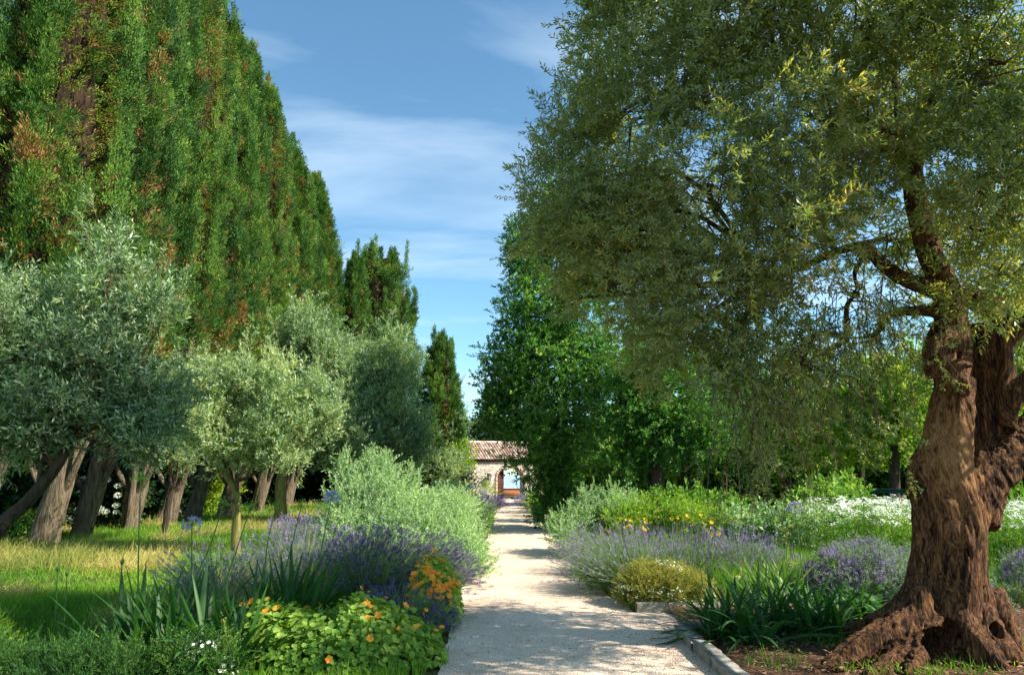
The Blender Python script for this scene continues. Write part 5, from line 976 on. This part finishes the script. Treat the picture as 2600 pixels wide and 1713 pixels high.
lavender('far lavender bush right of the path just before the gate', 1.05, 35, .8, 420, .8, (-.1, 0), 'lav_pale', 'lav_leaf_grey', seed=21, nfol=220, spk=1.9)
lavender('far lavender bush right of the path in front of the yellow green shrub', 1.25, 31, .8, 320, .8, (-.1, 0), 'lav_pale', 'lav_leaf_grey', seed=22, nfol=220, spk=1.7)
strap_clump('blue grey spiky plant right of the gateway', 1.15, 41, 90, 1.5, .06, 23, R=.4, el=(.9, 1.45), droop=(.0, .15), name='spiky_plant', cat='plant', mat='teal', group=None)
# drift of white umbels
def umbels(name, label, poly, n, h, seed):
    o, P = field(name + '_stems', label, 'flowers', poly, n, h, .008, 'mead', seed, lean=.12, droop=.1)
    bpy.data.objects.remove(o); rng = np.random.default_rng(seed); b = P[:, 0]; k = len(b); L = h * rng.uniform(.72, 1.05, k); d = norm(np.stack([rng.normal(0, .12, k), rng.normal(0, .12, k), 1 + 0 * L], 1)); P = arcs(b, d, L, 5, np.full(k, .04), rng)
    t_ = thing(name, label, 'flowers', (0, 0, 0)); t_['kind'] = 'stuff'; g = MB(); ribbons(g, P, np.full((k, 5), .006), perp(d, rng), rng.uniform(.3, .8, k)); scatter(g, T_FINE, P[:, 2], d + rng.normal(0, .4, d.shape), rng, 1.6, vbase=.5); scatter(g, T_FINE, P[:, 3], d + rng.normal(0, .4, d.shape), rng, 1.2, vbase=.5); tag(g.build('foliage', M['mead'], t_), kind='stuff')
    f = MB(); scatter(f, T_UMB, P[:, -1], np.tile([0, -.35, 1.0], (k, 1)) + rng.normal(0, .2, (k, 3)), rng, 1.15, .35, vbase=.6, vnoise=.2); tag(f.build('flower_heads', M['white'], t_), kind='stuff')
umbels('white_umbel_flowers', 'drift of flat white flower heads either side of the old olive trunk', [(5.6, 12.2), (9.4, 10.2), (12.5, 13), (9.2, 16.2), (7.2, 16.0), (5.8, 14.2)], 1700, 1.2, 71)
# ------------------------------------------------------------------ backdrops
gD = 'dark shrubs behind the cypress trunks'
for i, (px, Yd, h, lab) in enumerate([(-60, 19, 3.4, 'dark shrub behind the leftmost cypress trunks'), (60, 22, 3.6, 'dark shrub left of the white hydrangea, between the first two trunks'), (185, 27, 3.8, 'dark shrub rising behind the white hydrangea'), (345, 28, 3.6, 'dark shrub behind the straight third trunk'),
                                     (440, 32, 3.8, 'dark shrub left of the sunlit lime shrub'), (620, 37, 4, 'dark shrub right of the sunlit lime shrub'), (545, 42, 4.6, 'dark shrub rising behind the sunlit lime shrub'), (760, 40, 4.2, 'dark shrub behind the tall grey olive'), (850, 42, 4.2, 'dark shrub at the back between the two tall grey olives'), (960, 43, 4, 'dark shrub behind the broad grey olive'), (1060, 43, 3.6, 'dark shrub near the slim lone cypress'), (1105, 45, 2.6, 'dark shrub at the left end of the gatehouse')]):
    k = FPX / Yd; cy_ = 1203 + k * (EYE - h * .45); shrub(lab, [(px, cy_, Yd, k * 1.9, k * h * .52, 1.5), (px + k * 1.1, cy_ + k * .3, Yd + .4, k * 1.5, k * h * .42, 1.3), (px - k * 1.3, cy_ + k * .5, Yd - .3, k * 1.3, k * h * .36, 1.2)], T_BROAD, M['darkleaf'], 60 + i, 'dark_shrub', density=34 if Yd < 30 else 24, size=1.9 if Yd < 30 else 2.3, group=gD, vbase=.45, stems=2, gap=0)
def hydrangea():
    Yd = 22.5; t_ = shrub('dark leaved hydrangea with round white flower heads between the cypress trunks', [(175, 1270, Yd, 75, 60, .9), (290, 1270, Yd, 75, 60, .9), (235, 1230, Yd + .3, 80, 50, .9)], T_LIME, M['darkleaf'], 80, 'hydrangea', 'hydrangea', density=55, size=1.3, vbase=.6, gap=0)
    rng = np.random.default_rng(3); b = np.array(t_.location)
    for (px, py) in [(174, 1209), (212, 1216), (185, 1228), (206, 1241), (272, 1219), (264, 1226), (301, 1233), (300, 1258), (253, 1292), (268, 1299), (245, 1302), (295, 1300), (172, 1318), (183, 1314), (203, 1292), (296, 1284)]:
        f = MB(); c = W(px, py, Yd - 1.0) - b; scatter(f, T_HYD, [c], np.array([[0, -.5, 1.0]]), rng, rng.uniform(1.0, 1.5), .05, vbase=.5, vnoise=.1); f.build('flower_head', M['white'], t_)
hydrangea()
shrub('sunlit lime shrub glowing between the cypress trunks', [(520, 1250, 31, 45, 40, .9), (560, 1240, 31.5, 40, 40, .9), (530, 1285, 30.5, 50, 25, .7)], T_LIME, M['lime'], 81, 'lime_shrub', density=60, size=1.3, vbase=.65)
shrub('small green shrub with white flecks at the left edge before the dark shrubs', [(30, 1320, 18.5, 55, 35, .6), (75, 1335, 18.2, 30, 22, .4)], T_BROAD, M['mead'], 82, 'border_shrub', density=60, size=1.2, vbase=.4, flowers=[(T_UMB, M['white'], 12, .7, 'flowers')])
gR = 'hedge shrubs closing the right background'
for i, (px, Yd, h, lab, mt) in enumerate([(1480, 40, 4.5, 'background shrub right behind the ivied tree', 'darkleaf'), (1560, 38, 5, 'background shrub seen left of the straight black trunk', 'lime'), (1660, 37, 5, 'background shrub behind the straight black trunk', 'broadleaf'), (1760, 36, 5, 'background shrub behind the twin trunk', 'lime'), (1870, 35, 5, 'background shrub under the middle of the olive crown', 'broadleaf'),
                                         (1980, 34, 5, 'background shrub behind the lilac flower head', 'lime'), (2090, 33, 5.4, 'background shrub left of the garden table', 'lime'), (2190, 32, 5.4, 'background shrub behind the garden table', 'broadleaf'), (2290, 31, 6, 'background shrub just left of the old olive trunk', 'lime'), (2420, 29, 6, 'background shrub behind the old olive trunk', 'broadleaf'), (2550, 27, 6, 'background shrub right of the old olive trunk', 'lime'), (2680, 25, 6, 'background shrub beyond the right edge reeds', 'broadleaf')]):
    k = FPX / Yd; cy_ = 1203 + k * (EYE - h * .48); shrub(lab, [(px, cy_, Yd, k * 1.9, k * h * .52, 1.5), (px + k * 1.2, cy_ + k * .4, Yd + .4, k * 1.4, k * h * .4, 1.3), (px - k * 1.2, cy_ + k * .2, Yd - .3, k * 1.2, k * h * .42, 1.2)], T_BROAD, M[mt], 90 + i, 'background_shrub', density=24, size=2.3, group=gR, vbase=.45, stems=2, gap=.12, gfreq=1)
# garden furniture seen beyond the white flowers
def garden_table():
    Yd = 19.0; c = W(2222, 1240, Yd); t_ = thing('garden_table', 'dark green slatted garden table far back behind the white flowers', 'table', (c[0], Yd, 0)); mg_ = noise_mat('green_painted_wood', [(.3, (.008, .035, .028)), (.7, (.02, .07, .055))], scale=6, bump=.2, rough=.5); g = MB(); zt = c[2] + .0
    for k in range(6): box(g, (-.62, -.42 + k * .142, zt - .03), (.62, -.42 + k * .142 + .13, zt))
    box(g, (-.56, -.36, zt - .11), (.56, -.33, zt - .033)); box(g, (-.56, .33, zt - .11), (.56, .36, zt - .033)); g.build('table_top', mg_, t_)
    for sx in (-1, 1):
        for sy in (-1, 1): g = MB(); box(g, (sx * .54 - .035, sy * .34 - .035, 0), (sx * .54 + .035, sy * .34 + .035, zt - .113)); g.build('leg', mg_, t_)
    c = W(2262, 1232, 19.8); t_ = thing('garden_chair', 'dark green garden chair behind the garden table', 'chair', (c[0] + .3, 19.9, 0), rz=.2)
    g = MB()
    for k in range(4): box(g, (-.27, -.25 + k * .125, .43), (.27, -.25 + k * .125 + .11, .455))
    g.build('seat', mg_, t_); g = MB()
    for k in range(4): box(g, (-.27, .255, .52 + k * .13), (.27, .28, .52 + k * .13 + .11))
    g.build('backrest', mg_, t_)
    for sx in (-1, 1):
        for sy in (-1, 1): g = MB(); box(g, (sx * .285 - .022, sy * .25 - .022, 0), (sx * .285 + .022, sy * .25 + .022, 1.05 if sy > 0 else .65)); g.build('leg', mg_, t_)
        g = MB(); box(g, (sx * .285 - .03, -.28, .653), (sx * .285 + .03, .22, .68)); g.build('armrest', mg_, t_)
garden_table()
# leaf litter and pebbles
def litter():
    rng = np.random.default_rng(9); n = 5200; g = MB(); x = rng.uniform(2.0, 6.5, n); y = rng.uniform(5.6, 9, n); p = np.stack([x, y, .085 + .05 * np.exp(-((np.hypot(x - rt[0], y - 6.8)) / 1.0) ** 2) + rng.uniform(0, .03, n)], 1)
    T = [tmpl([leafq([0, 0, 0], [0, 1.0, 0], [1.0, 0, 0], .045, .014, .3)], [0] * 4)]; th = rng.uniform(0, 6.28, n); tl = norm(np.stack([np.cos(th) * .35, np.sin(th) * .35, np.ones(n)], 1)); stamp(g, T[0], p, frames(tl, rng), rng.uniform(.5, 1.3, n), rng.uniform(.2, .98, n), rng)
    ml = leaf_mat('fallen_leaf', [(0, (.05, .025, .012)), (.5, (.20, .10, .05)), (.85, (.42, .24, .12)), (1, (.55, .38, .2))], trans=.1, rough=.8); tag(g.build('fallen_leaves', ml), 'brown fallen leaves on the mulch under the old olive', 'leaves', kind='stuff')
    n = 9000; g = MB(); y = 5.8 + 8 * rng.uniform(0, 1, n) ** 1.6; x = rng.uniform(-.75, 1.95, n); V = np.array([(1, 0, 0), (0, 1, 0), (-1, 0, 0), (0, -1, 0), (0, 0, .8)], float); m = (x > path_left(y) + .02) & (x < path_right(y) - .05) & ~((y < 8.9) & (x > 1.78)); x, y = x[m], y[m]; n = len(x)
    s = rng.uniform(.003, .008, n); th = rng.uniform(0, 6.28, n); R_ = np.stack([np.stack([np.cos(th), -np.sin(th), 0 * th], 1), np.stack([np.sin(th) * .7, np.cos(th) * .7, 0 * th], 1), np.stack([0 * th, 0 * th, 1 + 0 * th], 1)], 1)
    z = .012 + .022 * np.sin(np.pi * np.clip((x - path_left(y)) / (path_right(y) - path_left(y)), 0, 1)); vv = np.einsum('kij,nj->kni', R_, V) * s[:, None, None] + np.stack([x, y, z], 1)[:, None]
    t_ = np.array([(0, 1, 4), (1, 2, 4), (2, 3, 4), (3, 0, 4)])[None] + (np.arange(n) * 5)[:, None, None]; g.add(vv.reshape(-1, 3), None, t_.reshape(-1, 3), a=np.repeat(rng.uniform(0, 1, n), 5))
    mp2 = noise_mat('pebble', [(.25, (.22, .18, .13)), (.5, (.48, .41, .32)), (.75, (.62, .56, .47))], scale=2, bump=0, attr=.9); tag(g.build('pebbles', mp2), 'tiny pale pebbles scattered over the near path', 'pebbles', kind='stuff')
litter()

def weeds():
    rng = np.random.default_rng(19); g = MB(); b = []
    for (px, py, Yd, k, r) in [(2250, 1640, 6.5, 60, .25), (2180, 1690, 6.3, 50, .3), (2560, 1640, 6.5, 60, .25), (2130, 1600, 7.2, 80, .4), (2450, 1700, 6.2, 50, .25), (1960, 1690, 6.4, 40, .3), (2330, 1710, 6.1, 40, .2), (2590, 1600, 6.9, 80, .3)]:
        c = W(px, 1600, Yd); b.append(disk(k * 3, r, rng) + [c[0], Yd, .09])
    for i in range(60):
        y = rng.uniform(6, 20); sgn = rng.uniform() < .5; x = float(path_left(y)) + .03 if sgn else (1.83 if y < 7.8 else float(path_right(y)) - .04); b.append(disk(14, .05, rng) + [x, y, .01])
    b = np.concatenate(b); k = len(b); d = norm(rng.normal(0, .4, (k, 3)) * [1, 1, 0] + [0, 0, 1]); P = arcs(b, d, rng.uniform(.04, .14, k), 4, rng.uniform(.1, .6, k), rng); ribbons(g, P, np.array([1, .9, .6, .1])[None] * .007 * np.ones((k, 1)), perp(d, rng), rng.uniform(.1, .8, k))
    tag(g.build('weeds', M['grass']), 'small weeds and grass tufts by the kerb and the olive roots', 'weeds', kind='stuff')
    n = 420; y = 5.8 + 9 * rng.uniform(0, 1, n) ** 1.4; x = np.where(rng.uniform(0, 1, n) < .6, rng.uniform(1.0, 1.85, n), rng.uniform(-.7, 1.2, n)); m = x < path_right(y) - .06; x, y = x[m], y[m]; n = len(x); p = np.stack([x, y, .034 + 0 * x], 1)
    T = tmpl([leafq([0, 0, 0], [0, 1.0, 0], [1.0, 0, 0], .045, .014, .3)], [0] * 4); th = rng.uniform(0, 6.28, n); tl = norm(np.stack([np.cos(th) * .3, np.sin(th) * .3, np.ones(n)], 1)); g = MB(); stamp(g, T, p, frames(tl, rng), rng.uniform(.5, 1.2, n), rng.uniform(.1, .7, n), rng)
    tag(g.build('fallen_path_leaves', bpy.data.materials['fallen_leaf']), 'scattered dry olive leaves on the near gravel path', 'leaves', kind='stuff')
weeds()
